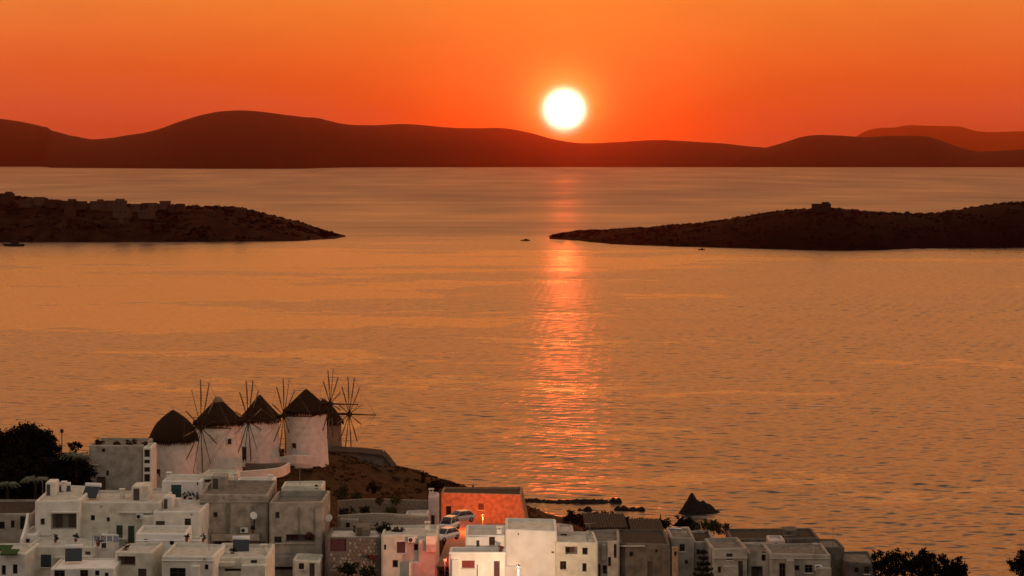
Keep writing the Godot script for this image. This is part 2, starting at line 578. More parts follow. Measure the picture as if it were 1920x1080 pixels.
	M.paving = rough_mat(Color(0.20, 0.13, 0.09), Color(0.36, 0.25, 0.18), 8.0, 0.014, 2.0, 0.95, 31)

func build_far_land() -> void:
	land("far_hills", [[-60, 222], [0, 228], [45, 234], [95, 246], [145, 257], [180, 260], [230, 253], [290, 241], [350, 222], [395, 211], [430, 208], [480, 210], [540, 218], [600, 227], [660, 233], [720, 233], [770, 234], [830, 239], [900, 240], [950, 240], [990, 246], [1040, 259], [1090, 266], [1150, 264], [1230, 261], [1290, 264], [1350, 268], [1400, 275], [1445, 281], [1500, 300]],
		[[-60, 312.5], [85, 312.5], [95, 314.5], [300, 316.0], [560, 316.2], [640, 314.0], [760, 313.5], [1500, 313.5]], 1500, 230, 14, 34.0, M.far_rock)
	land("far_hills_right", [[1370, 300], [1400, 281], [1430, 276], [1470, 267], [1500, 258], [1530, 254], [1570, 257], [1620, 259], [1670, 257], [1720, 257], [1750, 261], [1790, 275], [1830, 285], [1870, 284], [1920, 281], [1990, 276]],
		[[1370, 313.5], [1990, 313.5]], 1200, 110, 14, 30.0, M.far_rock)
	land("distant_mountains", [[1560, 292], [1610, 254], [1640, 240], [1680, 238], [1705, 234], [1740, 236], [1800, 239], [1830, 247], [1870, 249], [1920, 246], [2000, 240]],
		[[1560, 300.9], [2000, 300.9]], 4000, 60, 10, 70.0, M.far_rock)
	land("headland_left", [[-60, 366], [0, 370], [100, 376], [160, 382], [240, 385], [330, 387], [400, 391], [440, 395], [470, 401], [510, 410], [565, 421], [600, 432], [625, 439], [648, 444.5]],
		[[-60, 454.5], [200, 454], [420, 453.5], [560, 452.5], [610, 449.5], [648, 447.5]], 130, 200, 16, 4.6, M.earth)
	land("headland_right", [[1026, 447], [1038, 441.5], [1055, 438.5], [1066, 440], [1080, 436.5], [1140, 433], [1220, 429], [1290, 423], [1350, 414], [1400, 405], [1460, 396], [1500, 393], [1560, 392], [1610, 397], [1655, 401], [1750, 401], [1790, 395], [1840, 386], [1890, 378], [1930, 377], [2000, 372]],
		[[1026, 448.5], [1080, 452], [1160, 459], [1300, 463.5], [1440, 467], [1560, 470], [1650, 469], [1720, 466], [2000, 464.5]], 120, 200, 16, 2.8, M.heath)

func build_windmills() -> void:
	windmill("leftmost windmill, with rounded bell-shaped thatched roof, behind the blue-shuttered house", 324, 899, 280, 824, 769, 3.05, 379, 800, 6.6, -0.22, 1.0, 0.1, [["door", 303, 874, 896, 0.85]])
	windmill("second windmill from the left, thatched cone with a pale straw cap at its tip", 409, 886, 288, 792, 745, 3.15, 467, 788, 5.9, -0.20, 0.0, 0.35, [["window", 434, 818, 828, 0.6]], true)
	windmill("middle windmill with a dark doorway, third from the left, above the low white curved wall", 487, 868, 300, 786, 741, 2.75, 534, 778, 5.6, -0.24, 0.0, 0.2, [["door", 463, 834, 860, 0.95]])
	windmill("tallest windmill with a narrow dark doorway, fourth from the left", 574, 858, 303, 771, 730, 3.05, 620, 756, 5.2, -0.22, 0.15, 0.45, [["door", 556, 826, 850, 0.7]])
	windmill("last windmill on the right, its tower shaded by colour, its spoked wheel standing free against the sea", 607, 852, 320, 790, 748, 2.75, 656, 775, 6.0, -0.26, 0.3, 0.25, [], false, "mill_shaded")

# low scrub on the headlands and dry tufts on the windmill hill: too many to count
func build_ground_cover() -> void:
	var st := SurfaceTool.new()
	st.begin(Mesh.PRIMITIVE_TRIANGLES)
	for k in 26:
		var v := Vector3(rng.randfn(), absf(rng.randfn()) * 0.8, rng.randfn()).normalized()
		var p := v * 0.45
		var w := v.cross(Vector3(rng.randfn(), rng.randfn(), rng.randfn())).normalized() * 0.3
		tri(st, p + w, p - w, p + v * 0.55)
	st.generate_normals()
	var tuft := st.commit()
	for k in [["headland_left", "low dark scrub on the left headland", 2600, 2.2, "leaf_plain"], ["headland_right", "low dark scrub on the right headland", 2600, 1.7, "leaf_plain"]]:
		var grid: Array = lands[k[0]]
		var spots := []
		for i in k[2]:
			var a := rng.randi() % (grid.size() - 1)
			var b: int = rng.randi() % 10
			var p: Vector3 = grid[a][b].lerp(grid[a + 1][b + 1], rng.randf())
			if p.y > 0.8 and noise.get_noise_2d(p.x * 1.5, p.z * 3.0) > -0.15:
				spots.append([p, rng.randf_range(0.4, 1.0) * k[3]])
		scatter("scrub", k[1], tuft, spots, M[k[4]])
	var spots := []
	for i in 5200:
		var d := rng.randf_range(254.0, 330.0)
		var x := rng.randf_range(-52.0, 4.0)
		if noise.get_noise_2d(x * 9, d * 9) < -0.1:
			continue
		spots.append([Vector3(x, ground(x, d) + 0.5 * noise.get_noise_2d(x * 4, d * 4) + 0.35 * noise.get_noise_2d(x * 17, d * 17), -d), rng.randf_range(0.15, 0.42)])
	scatter("dry_grass", "dry brown tufts of grass on the windmill hill", tuft, spots, M.straw)

func scatter(called: String, label: String, mesh: Mesh, spots: Array, m: Material) -> void:
	var mm := MultiMesh.new()
	mm.transform_format = MultiMesh.TRANSFORM_3D
	mm.mesh = mesh
	mm.instance_count = spots.size()
	for i in spots.size():
		var s: float = spots[i][1]
		mm.set_instance_transform(i, Transform3D(Basis(Vector3.UP, rng.randf() * TAU).scaled(Vector3(s, s * rng.randf_range(0.6, 1.1), s)), spots[i][0]))
	var o := MultiMeshInstance3D.new()
	o.name = numbered(called)
	o.multimesh = mm
	o.material_override = m
	add_child(o, true)
	tag(o, label, called.replace("_", " "))
	o.set_meta("kind", "stuff")

# ---------- builders ----------
# a wall w by h in the plane z = 0 of a local frame, with holes whose reveals run back
func facade(st: SurfaceTool, w: float, h: float, holes: Array, left := 0.0, right := 0.0) -> void:
	var xs := [-w / 2, w / 2]
	var ys := [0.0, h]
	for r in holes:
		xs.append_array([r[0], r[2]])
		ys.append_array([r[1], r[3]])
	xs.sort(); ys.sort()
	for i in xs.size() - 1:
		for j in ys.size() - 1:
			if xs[i + 1] - xs[i] < 0.001 or ys[j + 1] - ys[j] < 0.001:
				continue
			var cx: float = (xs[i] + xs[i + 1]) / 2
			var cy: float = (ys[j] + ys[j + 1]) / 2
			var open := false
			for r in holes:
				open = open or cx > r[0] and cx < r[2] and cy > r[1] and cy < r[3]
			if not open:
				var last := 1.0 if j == ys.size() - 2 else 0.0
				quad(st, Vector3(xs[i], ys[j], 0), Vector3(xs[i], ys[j + 1] + last * lerpf(left, right, xs[i] / w + 0.5), 0), Vector3(xs[i + 1], ys[j + 1] + last * lerpf(left, right, xs[i + 1] / w + 0.5), 0), Vector3(xs[i + 1], ys[j], 0))
	for r in holes:
		var p := [Vector3(r[0], r[1], 0), Vector3(r[0], r[3], 0), Vector3(r[2], r[3], 0), Vector3(r[2], r[1], 0)]
		var b := Vector3(0, 0, -r[4])
		for k in 4:
			quad(st, p[k], p[k] + b, p[(k + 1) % 4] + b, p[(k + 1) % 4])

# a flat-roofed house. Openings: [kind, left, top, right, bottom (picture rows and columns), colour]
func house(label: String, x0: float, x1: float, top: float, d: float, deep: float, m: String, open := [], opt := {}) -> Node3D:
	var s := d / F
	var w := (x1 - x0) * s
	var cx := (x0 + x1) / 2
	var p := at(cx, top, d)
	var base: float = minf(ground(p.x, d), ground(p.x, d + deep)) - 1.5
	base = minf(base, EYE - (1095.0 - HZ) * s) if opt.get("low", false) else base
	var h := p.y - base
	var turn: float = opt.get("turn", rng.randf_range(-0.05, 0.05))
	var t := thing("house" if not opt.has("name") else opt.name, label, opt.get("category", "house"), Vector3(p.x, base, p.z), turn, opt.get("group", ""))
	var holes := []
	for o in open:
		var r := [(o[1] - cx) * s, EYE - (o[4] - HZ) * s - base, (o[3] - cx) * s, EYE - (o[2] - HZ) * s - base, 1.3 if o[0] == "loggia" else 0.22]
		var edge := minf(0.32, w * 0.12) + 0.03
		r[0] = maxf(r[0], -w / 2 + edge); r[2] = minf(r[2], w / 2 - edge)
		holes.append(r)
	var lip: float = opt.get("parapet", 0.28)
	var c := 0.16
	var rad := minf(0.32, w * 0.12)
	var st := begin()
	var sag := [rng.randf_range(-0.16, 0.1), rng.randf_range(-0.16, 0.1), rng.randf_range(-0.12, 0.12), rng.randf_range(-0.12, 0.12)]
	facade(st, w - 2 * rad, h - c, holes, sag[0], sag[1])
	var lean: float = opt.get("batter", 0.0)
	var ring := func(y: float, inset: float) -> Array:
		var pts := []
		var k: float = maxf(rad - inset, 0.01)
		for q in [[-1, 0, PI, 0.5 * PI], [1, 0, 0.5 * PI, 0.0], [1, 1, 0.0, -0.5 * PI], [-1, 1, -0.5 * PI, -PI]]:
			var o := Vector3(q[0] * (w / 2 - inset - k), y, (-inset - k) if q[1] == 0 else (-deep + inset + k))
			for e in 4:
				var ang: float = lerpf(q[2], q[3], e / 3.0)
				pts.append(o + Vector3(cos(ang) * k, sag[(0 if q[0] < 0 else 1) if q[1] == 0 else (2 if q[0] > 0 else 3)] * (1.0 if y > h - lip * 0.9 else 0.0), sin(ang) * k))
		return pts
	var foot: Array = ring.call(0.0, 0.0)
	var rim: Array = ring.call(h - c, 0.0)
	if lean > 0:
		for k in range(4, 12):
			foot[k].x += lean
		tri(st, Vector3(w / 2 - rad, 0, 0), rim[4], foot[4])
	for k in 16:
		if k != 3:
			quad(st, foot[k], rim[k], rim[(k + 1) % 16], foot[(k + 1) % 16])
	var loops := [rim, ring.call(h - c * 0.35, c * 0.25), ring.call(h, c), ring.call(h, 0.30), ring.call(h - lip, 0.32)]
	for l in loops.size() - 1:
		for k in 16:
			quad(st, loops[l][k], loops[l + 1][k], loops[l + 1][(k + 1) % 16], loops[l][(k + 1) % 16])
	obj("wall", st, M[m], t)
	for b in opt.get("boxes", []):           # [left, right, top, bottom, metres out, name]
		st = begin()
		var y1: float = EYE - (b[2] - HZ) * s - base
		var y0: float = maxf(EYE - (b[3] - HZ) * s - base, 0.0)
		box(st, Vector3(((b[0] + b[1]) / 2 - cx) * s, (y0 + y1) / 2, b[4] / 2 - 0.1), Vector3((b[1] - b[0]) * s, y1 - y0, b[4] + 0.2), 0.0, 0.07)
		obj(b[5], st, M[b[6]] if b.size() > 6 else M[m], t)
	st = begin()
	box(st, Vector3(0, h - lip - 0.10, -deep / 2), Vector3(w - 0.60, 0.22, deep - 0.60))
	obj("roof", st, M[opt.get("roof", "roof_grey" if m in ["grey", "dim"] else "roof")], t)
	for k in open.size():
		opening(t, open[k][0], holes[k], M[open[k][5]] if open[k].size() > 5 else M.wood)
	for b in opt.get("rooms", []):           # [left, right, metres high, metres back, metres deep]
		st = begin()
		var rw: float = (b[1] - b[0]) * s
		var rx: float = ((b[0] + b[1]) / 2 - cx) * s
		box(st, Vector3(rx, h - lip + b[2] / 2, -b[3] - b[4] / 2), Vector3(rw, b[2], b[4]), 0.0, 0.1)
		var rm := obj("roof_room", st, M[m], t)
		st = begin()
		box(st, Vector3(rx - rw * 0.2, h - lip + b[2] * 0.42, -b[3] + 0.02), Vector3(minf(0.8, rw * 0.35), b[2] * 0.8, 0.06))
		obj("door", st, M.wood, rm)
	for b in opt.get("stairs", []):          # [foot column, head column, head row, foot row]
		st = begin()
		var sy1: float = EYE - (b[2] - HZ) * s - base
		var sy0: float = EYE - (b[3] - HZ) * s - base
		var n := maxi(3, int((sy1 - sy0) / 0.19))
		for k in n:
			var ya: float = lerpf(sy0, sy1, (k + 1.0) / n)
			var xa: float = lerpf((b[0] - cx) * s, (b[1] - cx) * s, (k + 0.5) / n)
			box(st, Vector3(xa, ya / 2, 0.55), Vector3(absf(b[1] - b[0]) * s / n + 0.01 * (k % 2), ya, 1.1 + 0.004 * k))
		obj("stair", st, M[m], t)
	for b in opt.get("chimneys", []):        # [column, height, metres back]
		st = begin()
		var q := Vector3((b[0] - cx) * s, h - lip, -b[2])
		box(st, q + Vector3(0, b[1] / 2, 0), Vector3(0.55, b[1], 0.55), 0.0, 0.06)
		for e in [[-0.2, -0.2], [0.2, -0.2], [-0.2, 0.2], [0.2, 0.2]]:
			box(st, q + Vector3(e[0], b[1] + 0.12, e[1]), Vector3(0.1, 0.26, 0.1))
		box(st, q + Vector3(0, b[1] + 0.30, 0), Vector3(0.7, 0.1, 0.7), 0.0, 0.03)
		obj("chimney", st, M[m], t)
	for b in opt.get("balconies", []):       # [left, right, top, bottom, metres out]
		st = begin()
		var a0: float = (b[0] - cx) * s
		var a1: float = (b[1] - cx) * s
		var y1: float = EYE - (b[2] - HZ) * s - base
		var y0: float = EYE - (b[3] - HZ) * s - base
		var o: float = b[4]
		box(st, Vector3((a0 + a1) / 2, y0 + 0.09, o / 2), Vector3(a1 - a0, 0.18, o))
		box(st, Vector3((a0 + a1) / 2, (y0 + y1) / 2 + 0.09, o - 0.08), Vector3(a1 - a0, y1 - y0 - 0.18, 0.16), 0.0, 0.04)
		for e in [a0 + 0.08, a1 - 0.08]:
			box(st, Vector3(e, (y0 + y1) / 2 + 0.09, (o - 0.16) / 2), Vector3(0.16, y1 - y0 - 0.18, o - 0.165), 0.0, 0.04)
		obj("balcony", st, M[m], t)
	for b in opt.get("spouts", []):
		st = begin()
		bar(st, Vector3((b - cx) * s, h - lip - 0.05, -0.1), Vector3((b - cx) * s, h - lip - 0.15, 0.45), 0.07, 0.06)
		obj("water_spout", st, M.clay, t)
	return t

func opening(t: Node3D, kind: String, r: Array, m: Material) -> void:
	var w: float = r[2] - r[0]
	var h: float = r[3] - r[1]
	var c := Vector3((r[0] + r[2]) / 2, (r[1] + r[3]) / 2, -r[4])
	var st := begin()
	if kind == "loggia":
		quad(st, c + Vector3(-w / 2, -h / 2, 0), c + Vector3(-w / 2, h / 2, 0), c + Vector3(w / 2, h / 2, 0), c + Vector3(w / 2, -h / 2, 0))
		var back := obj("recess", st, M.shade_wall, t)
		var n := maxi(1, int(round(w / 1.5)))
		for k in n:
			st = begin()
			var x: float = r[0] + w * (k + 0.5) / n
			box(st, Vector3(x, r[1] + h * 0.42, -r[4] + 0.05), Vector3(w / n * 0.52, h * 0.82, 0.08))
			obj("door", st, m, back)
		return
	if kind == "door":
		box(st, c + Vector3(0, 0, 0.03), Vector3(w, h, 0.06))
		for k in [-1, 1]:
			for j in [-1, 1]:
				box(st, c + Vector3(k * w * 0.23, j * h * 0.23, 0.08), Vector3(w * 0.34, h * 0.38, 0.04), 0.0, 0.02)
		var dr := obj("door", st, m, t)
		st = begin()
		frame_bars(st, r, 0.09, 0.12, false)
		obj("frame", st, m, dr)
		return
	# windows: a pane, its frame and, where closed, shutters
	quad(st, c + Vector3(-w / 2, -h / 2, 0.02), c + Vector3(-w / 2, h / 2, 0.02), c + Vector3(w / 2, h / 2, 0.02), c + Vector3(w / 2, -h / 2, 0.02))
	var pane := obj("window", st, M.glass, t)
	st = begin()
	frame_bars(st, r, 0.08, 0.10, kind != "hole")
	obj("frame", st, m, pane)
	if kind != "hole":
		st = begin()
		box(st, Vector3(c.x, r[1] - 0.05, 0.06), Vector3(w + 0.2, 0.09, 0.16), 0.0, 0.02)
		obj("sill", st, M.trim, pane)
	if kind == "shut" or kind == "ajar":
		for k in [-1, 1]:
			st = begin()
			var pw := w / 2 - 0.02
			if kind == "shut":
				box(st, c + Vector3(k * w / 4, 0, 0.14), Vector3(pw, h - 0.04, 0.04))
				for j in 6:
					box(st, c + Vector3(k * w / 4, h * (j - 2.5) / 6.6, 0.17), Vector3(pw * 0.78, h / 9.0, 0.03), 0.0, 0.012)
			else:
				box(st, Vector3(c.x + k * (w * 0.5 + pw * 0.5 + 0.04), c.y, 0.04), Vector3(pw, h, 0.05))
				for j in 6:
					box(st, Vector3(c.x + k * (w * 0.5 + pw * 0.5 + 0.04), c.y + h * (j - 2.5) / 6.6, 0.075), Vector3(pw * 0.78, h / 9.0, 0.03), 0.0, 0.012)
			obj("shutter", st, m, pane)

func frame_bars(st: SurfaceTool, r: Array, th: float, out: float, cross: bool) -> void:
	var w: float = r[2] - r[0]
	var h: float = r[3] - r[1]
	var c := Vector3((r[0] + r[2]) / 2, (r[1] + r[3]) / 2, -r[4] + out / 2 + 0.005)
	for k in [-1, 1]:
		box(st, c + Vector3(k * (w / 2 - th / 2), 0, 0), Vector3(th, h - 0.004, out))
		box(st, c + Vector3(0, k * (h / 2 - th / 2), 0), Vector3(w - 2 * th, th, out * 0.96))
	if cross:
		box(st, c, Vector3(th * 0.7, h - 2 * th, out * 0.9))
		box(st, c + Vector3(0, h * 0.12, 0), Vector3(w - 2 * th, th * 0.6, out * 0.8))

# windmill: heights in metres above the base; r = tower radius, hub = how far the wheel stands from the axis
func windmill(label: String, px: float, foot: float, d: float, eave: float, apex: float, r: float, hub_px: float, hub_py: float, wheel: float, turn: float, bell: float, spin: float, open: Array, cap := false, m := "mill_white") -> void:
	var p := at(px, foot, d)
	var s := d / F
	var t := thing("windmill", label, "windmill", p, turn, "windmills on the hill")
	var he := (foot - eave) * s
	var ha := (foot - apex) * s
	var seed := px * 0.01
	var st := begin(true)
	lathe(st, [Vector2(r * 1.10, -2.0), Vector2(r * 1.06, 0), Vector2(r * 1.03, he * 0.25), Vector2(r, he * 0.55), Vector2(r * 0.985, he * 0.8), Vector2(r * 0.97, he + 0.1)], 40, 0.03, seed)
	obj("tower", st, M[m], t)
	st = begin(true)
	var prof := [Vector2(r * 0.97, he + 0.05), Vector2(r * 1.07, he - 0.12)]
	for k in 9:
		var q := k / 8.0
		prof.append(Vector2(lerpf(r * 1.10, 0.16, q + bell * sin(PI * q) * -0.22), lerpf(he + 0.05, ha, q)))
	prof.append(Vector2(0.0, ha + 0.06))
	lathe(st, prof, 72, 0.10, seed)
	obj("roof", st, M.thatch, t)
	st = begin(true)     # straw ends that hang over the wall
	for k in 110:
		var a := TAU * k / 110.0 + rng.randf_range(-0.02, 0.02)
		var v := Vector3(cos(a), 0, sin(a))
		bar(st, v * r * 1.06 + Vector3(0, he + 0.25, 0), v * r * rng.randf_range(1.06, 1.13) + Vector3(0, he - rng.randf_range(0.1, 0.5), 0), 0.12, 0.05, 3)
	obj("eave_straw", st, M.thatch, t)
	if cap:
		st = begin(true)
		lathe(st, [Vector2(0.75, ha - 0.62), Vector2(0.72, ha - 0.45), Vector2(0.45, ha - 0.05), Vector2(0.0, ha + 0.14)], 20, 0.06, seed)
		obj("ridge_cap", st, M.straw_pale, t)
	for o in open:       # [kind, column, top, bottom, width in metres]
		var x: float = (o[1] - px) * s
		var y1: float = (foot - o[2]) * s
		var y0: float = (foot - o[3]) * s
		var ang: float = asin(clampf(x / r, -0.9, 0.9)) - turn
		var rr := r * 1.02
		var b := Basis(Vector3.UP, ang)
		st = begin()
		box(st, b * Vector3(0, (y0 + y1) / 2, rr - 0.1), Vector3(o[4], y1 - y0, 0.3), ang)
		var w := obj(o[0], st, M.dark_wood, t)
		st = begin()
		for k in [-1, 1]:
			box(st, b * Vector3(k * (o[4] / 2 + 0.06), (y0 + y1) / 2, rr), Vector3(0.12, y1 - y0, 0.2), ang)
			box(st, b * Vector3(0, (y0 + y1) / 2 + k * ((y1 - y0) / 2 + 0.06), rr), Vector3(o[4] + 0.24, 0.12, 0.21), ang)
		obj("frame", st, M.trim, w)
	# the wheel: hub, twelve spars, furled cloths, stays to the bowsprit
	var hx := (hub_px - px) * s / cos(turn)
	var hy := (foot - hub_py) * s
	var hub := Vector3(hx, hy, 0)
	st = begin(true)
	bar(st, Vector3(-r * 0.3, hy, 0), hub + Vector3(0.3, 0, 0), 0.20, 0.18, 10)
	bar(st, hub + Vector3(-0.35, 0, 0), hub + Vector3(0.35, 0, 0), 0.34, 0.30, 10)
	var rotor := obj("wheel", st, M.dark_wood, t)
	var tip := hub + Vector3(4.3, 0, 0)
	st = begin(true)
	bar(st, hub + Vector3(0.3, 0, 0), tip, 0.13, 0.07, 8)
	obj("bowsprit", st, M.dark_wood, rotor)
	for k in 12:
		var a := TAU * (k + spin) / 12.0
		var v := Vector3(0, cos(a), sin(a))
		var e := hub + v * wheel * rng.randf_range(0.96, 1.0)
		st = begin(true)
		bar(st, hub + v * 0.15, e, 0.06, 0.035, 6)
		obj("spar", st, M.dark_wood, rotor)
		if k % 2 == 0 or rng.randf() < 0.6:
			st = begin(true)
			var o := Vector3(0.06, 0, 0)
			bar(st, hub + v * wheel * 0.42 + o, hub + v * wheel * 0.72 + o, 0.06, 0.10, 6)
			bar(st, hub + v * wheel * 0.72 + o, hub + v * wheel * 0.97 + o, 0.10, 0.05, 6)
			obj("furled_sail", st, M.sail, rotor)
	st = begin()
	for k in 12:
		var a := TAU * (k + spin) / 12.0
		var b := TAU * (k + 1 + spin) / 12.0
		var e := hub + Vector3(0, cos(a), sin(a)) * wheel * 0.96
		bar(st, e, tip, 0.010, 0.010, 3)
		bar(st, e, hub + Vector3(0, cos(b), sin(b)) * wheel * 0.96, 0.012, 0.012, 3)
	obj("rigging", st, M.rope, rotor)

# leaves as many small faces gathered in clumps
func leaves(blobs: Array, per: float, size: float, tall := 1.0) -> ArrayMesh:
	var st := SurfaceTool.new()
	st.begin(Mesh.PRIMITIVE_TRIANGLES)
	for b in blobs:
		var c: Vector3 = b[0]
		var r: float = b[1]
		var clumps := int(maxf(8.0, r * r * 17.0))
		for k in clumps:
			var v := Vector3(rng.randfn(), rng.randfn(), rng.randfn()).normalized()
			var q := c + v * r * pow(rng.randf(), 0.4) * Vector3(1, 0.85, 1)
			var tone := rng.randf_range(0.5, 1.4)
			for i in int(per):
				var l := q + Vector3(rng.randfn(), rng.randfn(), rng.randfn()) * r * 0.13
				var a := Vector3(rng.randfn(), rng.randfn() * tall, rng.randfn()).normalized() * size * rng.randf_range(0.6, 1.5)
				var w := a.cross(Vector3(rng.randfn(), rng.randfn(), rng.randfn())).normalized() * size * 0.42
				st.set_color(Color(tone, tone * rng.randf_range(0.9, 1.1), tone * 0.9))
				tri(st, l, l + a * 0.5 + w, l + a)
				tri(st, l, l + a, l + a * 0.5 - w)
	st.generate_normals()
	return st.commit()

func tree(called: String, label: String, category: String, p: Vector3, blobs: Array, size: float, per: float, m: Material, group := "", trunk := 0.16) -> Node3D:
	var t := thing(called, label, category, p, 0.0, group)
	var low := 1e9
	for b in blobs:
		low = minf(low, b[0].y)
	var st := begin(true)
	var fork := Vector3(0, low * 0.75, 0)
	bar(st, Vector3(0, -0.6, 0), fork, trunk * 1.3, trunk, 7)
	for b in blobs:
		bar(st, fork, fork.lerp(b[0], 0.5) + Vector3(0, 0.15, 0), trunk * 0.75, trunk * 0.45, 5)
		bar(st, fork.lerp(b[0], 0.5) + Vector3(0, 0.15, 0), b[0] + Vector3(0, b[1] * 0.4, 0), trunk * 0.45, 0.03, 5)
	obj("trunk", st, M.bark, t)
	put("crown", leaves(blobs, per, size), m, t)
	return t

func bush(label: String, px: float, py: float, d: float, r: float, n: int, group := "", m := "leaf", called := "shrub", flat := 0.7) -> Node3D:
	var p := at(px, py, d)
	var t := thing(called, label, "shrub", p, 0.0, group)
	var blobs := []
	for k in n:
		var q := r * rng.randf_range(0.45, 0.7)
		blobs.append([Vector3(rng.randf_range(-0.6, 0.6) * r, q * rng.randf_range(0.6, 1.5) * flat, rng.randf_range(-0.6, 0.6) * r), q])
	put("foliage", leaves(blobs, 14, r * 0.16 + 0.05), M[m], t)
	var st := begin(true)
	for k in 4:
		bar(st, Vector3(0, -0.3, 0), blobs[k % n][0], 0.05, 0.02, 4)
	obj("stem", st, M.bark, t)
	return t

# a lofted body: rows of [z along, half width, bottom, top, top half width]
func loft(st: SurfaceTool, rows: Array) -> void:
	var rings := []
	for r in rows:
		var q := []
		var k: float = minf(0.12, (r[3] - r[2]) * 0.3)
		for e in [[r[1] * 0.92, r[2]], [r[1], r[2] + k], [r[1], lerpf(r[2], r[3], 0.55)], [r[4], r[3] - k * 0.4], [r[4] * 0.85, r[3]]]:
			q.append(Vector3(e[0], e[1], r[0]))
		for e in range(4, -1, -1):
			q.append(Vector3(-q[e].x, q[e].y, r[0]))
		rings.append(q)
	for i in rings.size() - 1:
		for k in 10:
			quad(st, rings[i][k], rings[i + 1][k], rings[i + 1][(k + 1) % 10], rings[i][(k + 1) % 10])
	for e in [0, rings.size() - 1]:
		for k in range(1, 9):
			tri(st, rings[e][0], rings[e][k], rings[e][k + 1])

func car(label: String, px: float, py: float, d: float, turn: float, paint: String, tall := 1.0, called := "parked_car") -> void:
	var p := at(px, py, d)
	p.y = maxf(p.y, ground(p.x, d) + 0.05)
	var t := thing(called, label, "car", p, turn, "parked cars by the old barn")
	var st := begin(true)
	loft(st, [[-2.0, 0.70, 0.42, 0.66, 0.60], [-1.88, 0.80, 0.30, 0.84, 0.72], [-1.0, 0.84, 0.26, 0.92, 0.78], [0.0, 0.85, 0.26, 0.95, 0.80], [1.2, 0.84, 0.26, 0.96, 0.78], [1.85, 0.80, 0.32, 0.92, 0.70], [1.98, 0.70, 0.45, 0.72, 0.62]])
	obj("body", st, M[paint], t)
	st = begin(true)
	var g := 1.46 * tall
	loft(st, [[-0.95, 0.74, 0.90, 0.93, 0.72], [-0.25, 0.74, 0.90, g - 0.03, 0.60], [0.4, 0.75, 0.90, g, 0.62], [1.2, 0.75, 0.90, g - 0.04, 0.60], [1.75, 0.72, 0.90, 0.95, 0.68]])
	obj("cabin", st, M.glass, t)
	st = begin()
	box(st, Vector3(0, g - 0.01, 0.48), Vector3(1.16, 0.06, 1.5), 0.0, 0.03)
	for k in [-1, 1]:
		bar(st, Vector3(k * 0.60, g - 0.03, -0.25), Vector3(k * 0.75, 0.92, -0.98), 0.04, 0.05, 4)
		bar(st, Vector3(k * 0.61, g - 0.03, 1.2), Vector3(k * 0.72, 0.92, 1.75), 0.06, 0.07, 4)
		bar(st, Vector3(k * 0.64, g - 0.03, 0.45), Vector3(k * 0.77, 0.92, 0.42), 0.04, 0.05, 4)
	obj("roof", st, M[paint], t)
	for k in [[-1, -1.25], [1, -1.25], [-1, 1.25], [1, 1.25]]:
		st = begin(true)
		bar(st, Vector3(k[0] * 0.66, 0.31, k[1]), Vector3(k[0] * 0.86, 0.31, k[1]), 0.31, 0.31, 16)
		var w := obj("wheel", st, M.rubber, t)
		st = begin(true)
		bar(st, Vector3(k[0] * 0.85, 0.31, k[1]), Vector3(k[0] * 0.875, 0.31, k[1]), 0.19, 0.17, 12)
		obj("rim", st, M.metal, w)
	for k in [-1, 1]:
		st = begin()
		box(st, Vector3(k * 0.56, 0.68, -1.93), Vector3(0.28, 0.14, 0.10), 0.0, 0.02)
		obj("headlight", st, M.lens, t)
		st = begin()
		box(st, Vector3(k * 0.60, 0.74, 1.92), Vector3(0.2, 0.16, 0.10), 0.0, 0.02)
		obj("tail_light", st, M.tail, t)

func boat(label: String, px: float, py: float, length: float, cabin: bool, turn: float) -> void:
	var d := EYE * F / (py - HZ)
	var p := at(px, py, d)
	var t := thing("boat", label, "boat", Vector3(p.x, 0, p.z), turn)
	var st := begin(true)
	var l := length
	loft(st, [[-l * 0.5, 0.12, l * 0.09, l * 0.13, 0.16], [-l * 0.36, l * 0.09, 0.0, l * 0.115, l * 0.11], [-l * 0.1, l * 0.13, -0.3, l * 0.10, l * 0.14], [l * 0.25, l * 0.13, -0.3, l * 0.095, l * 0.14], [l * 0.48, l * 0.11, 0.0, l * 0.095, l * 0.12]])
	obj("hull", st, M.hull, t)
	st = begin()
	if cabin:
		box(st, Vector3(0, l * 0.135, l * 0.06), Vector3(l * 0.17, l * 0.09, l * 0.34), 0.0, 0.1)
		box(st, Vector3(0, l * 0.20, l * 0.02), Vector3(l * 0.13, l * 0.05, l * 0.14), 0.0, 0.1)
		obj("cabin", st, M.hull, t)
		st = begin()
		bar(st, Vector3(0, l * 0.22, l * 0.05), Vector3(0, l * 0.34, l * 0.07), 0.06, 0.03)
		obj("mast", st, M.metal, t)
	else:
		box(st, Vector3(0, l * 0.16, l * 0.1), Vector3(l * 0.15, l * 0.14, l * 0.24), 0.0, 0.05)
		obj("wheelhouse", st, M.hull, t)
		st = begin()
		bar(st, Vector3(0, l * 0.1, -l * 0.18), Vector3(0, l * 0.42, -l * 0.18), 0.05, 0.03)
		obj("mast", st, M.metal, t)

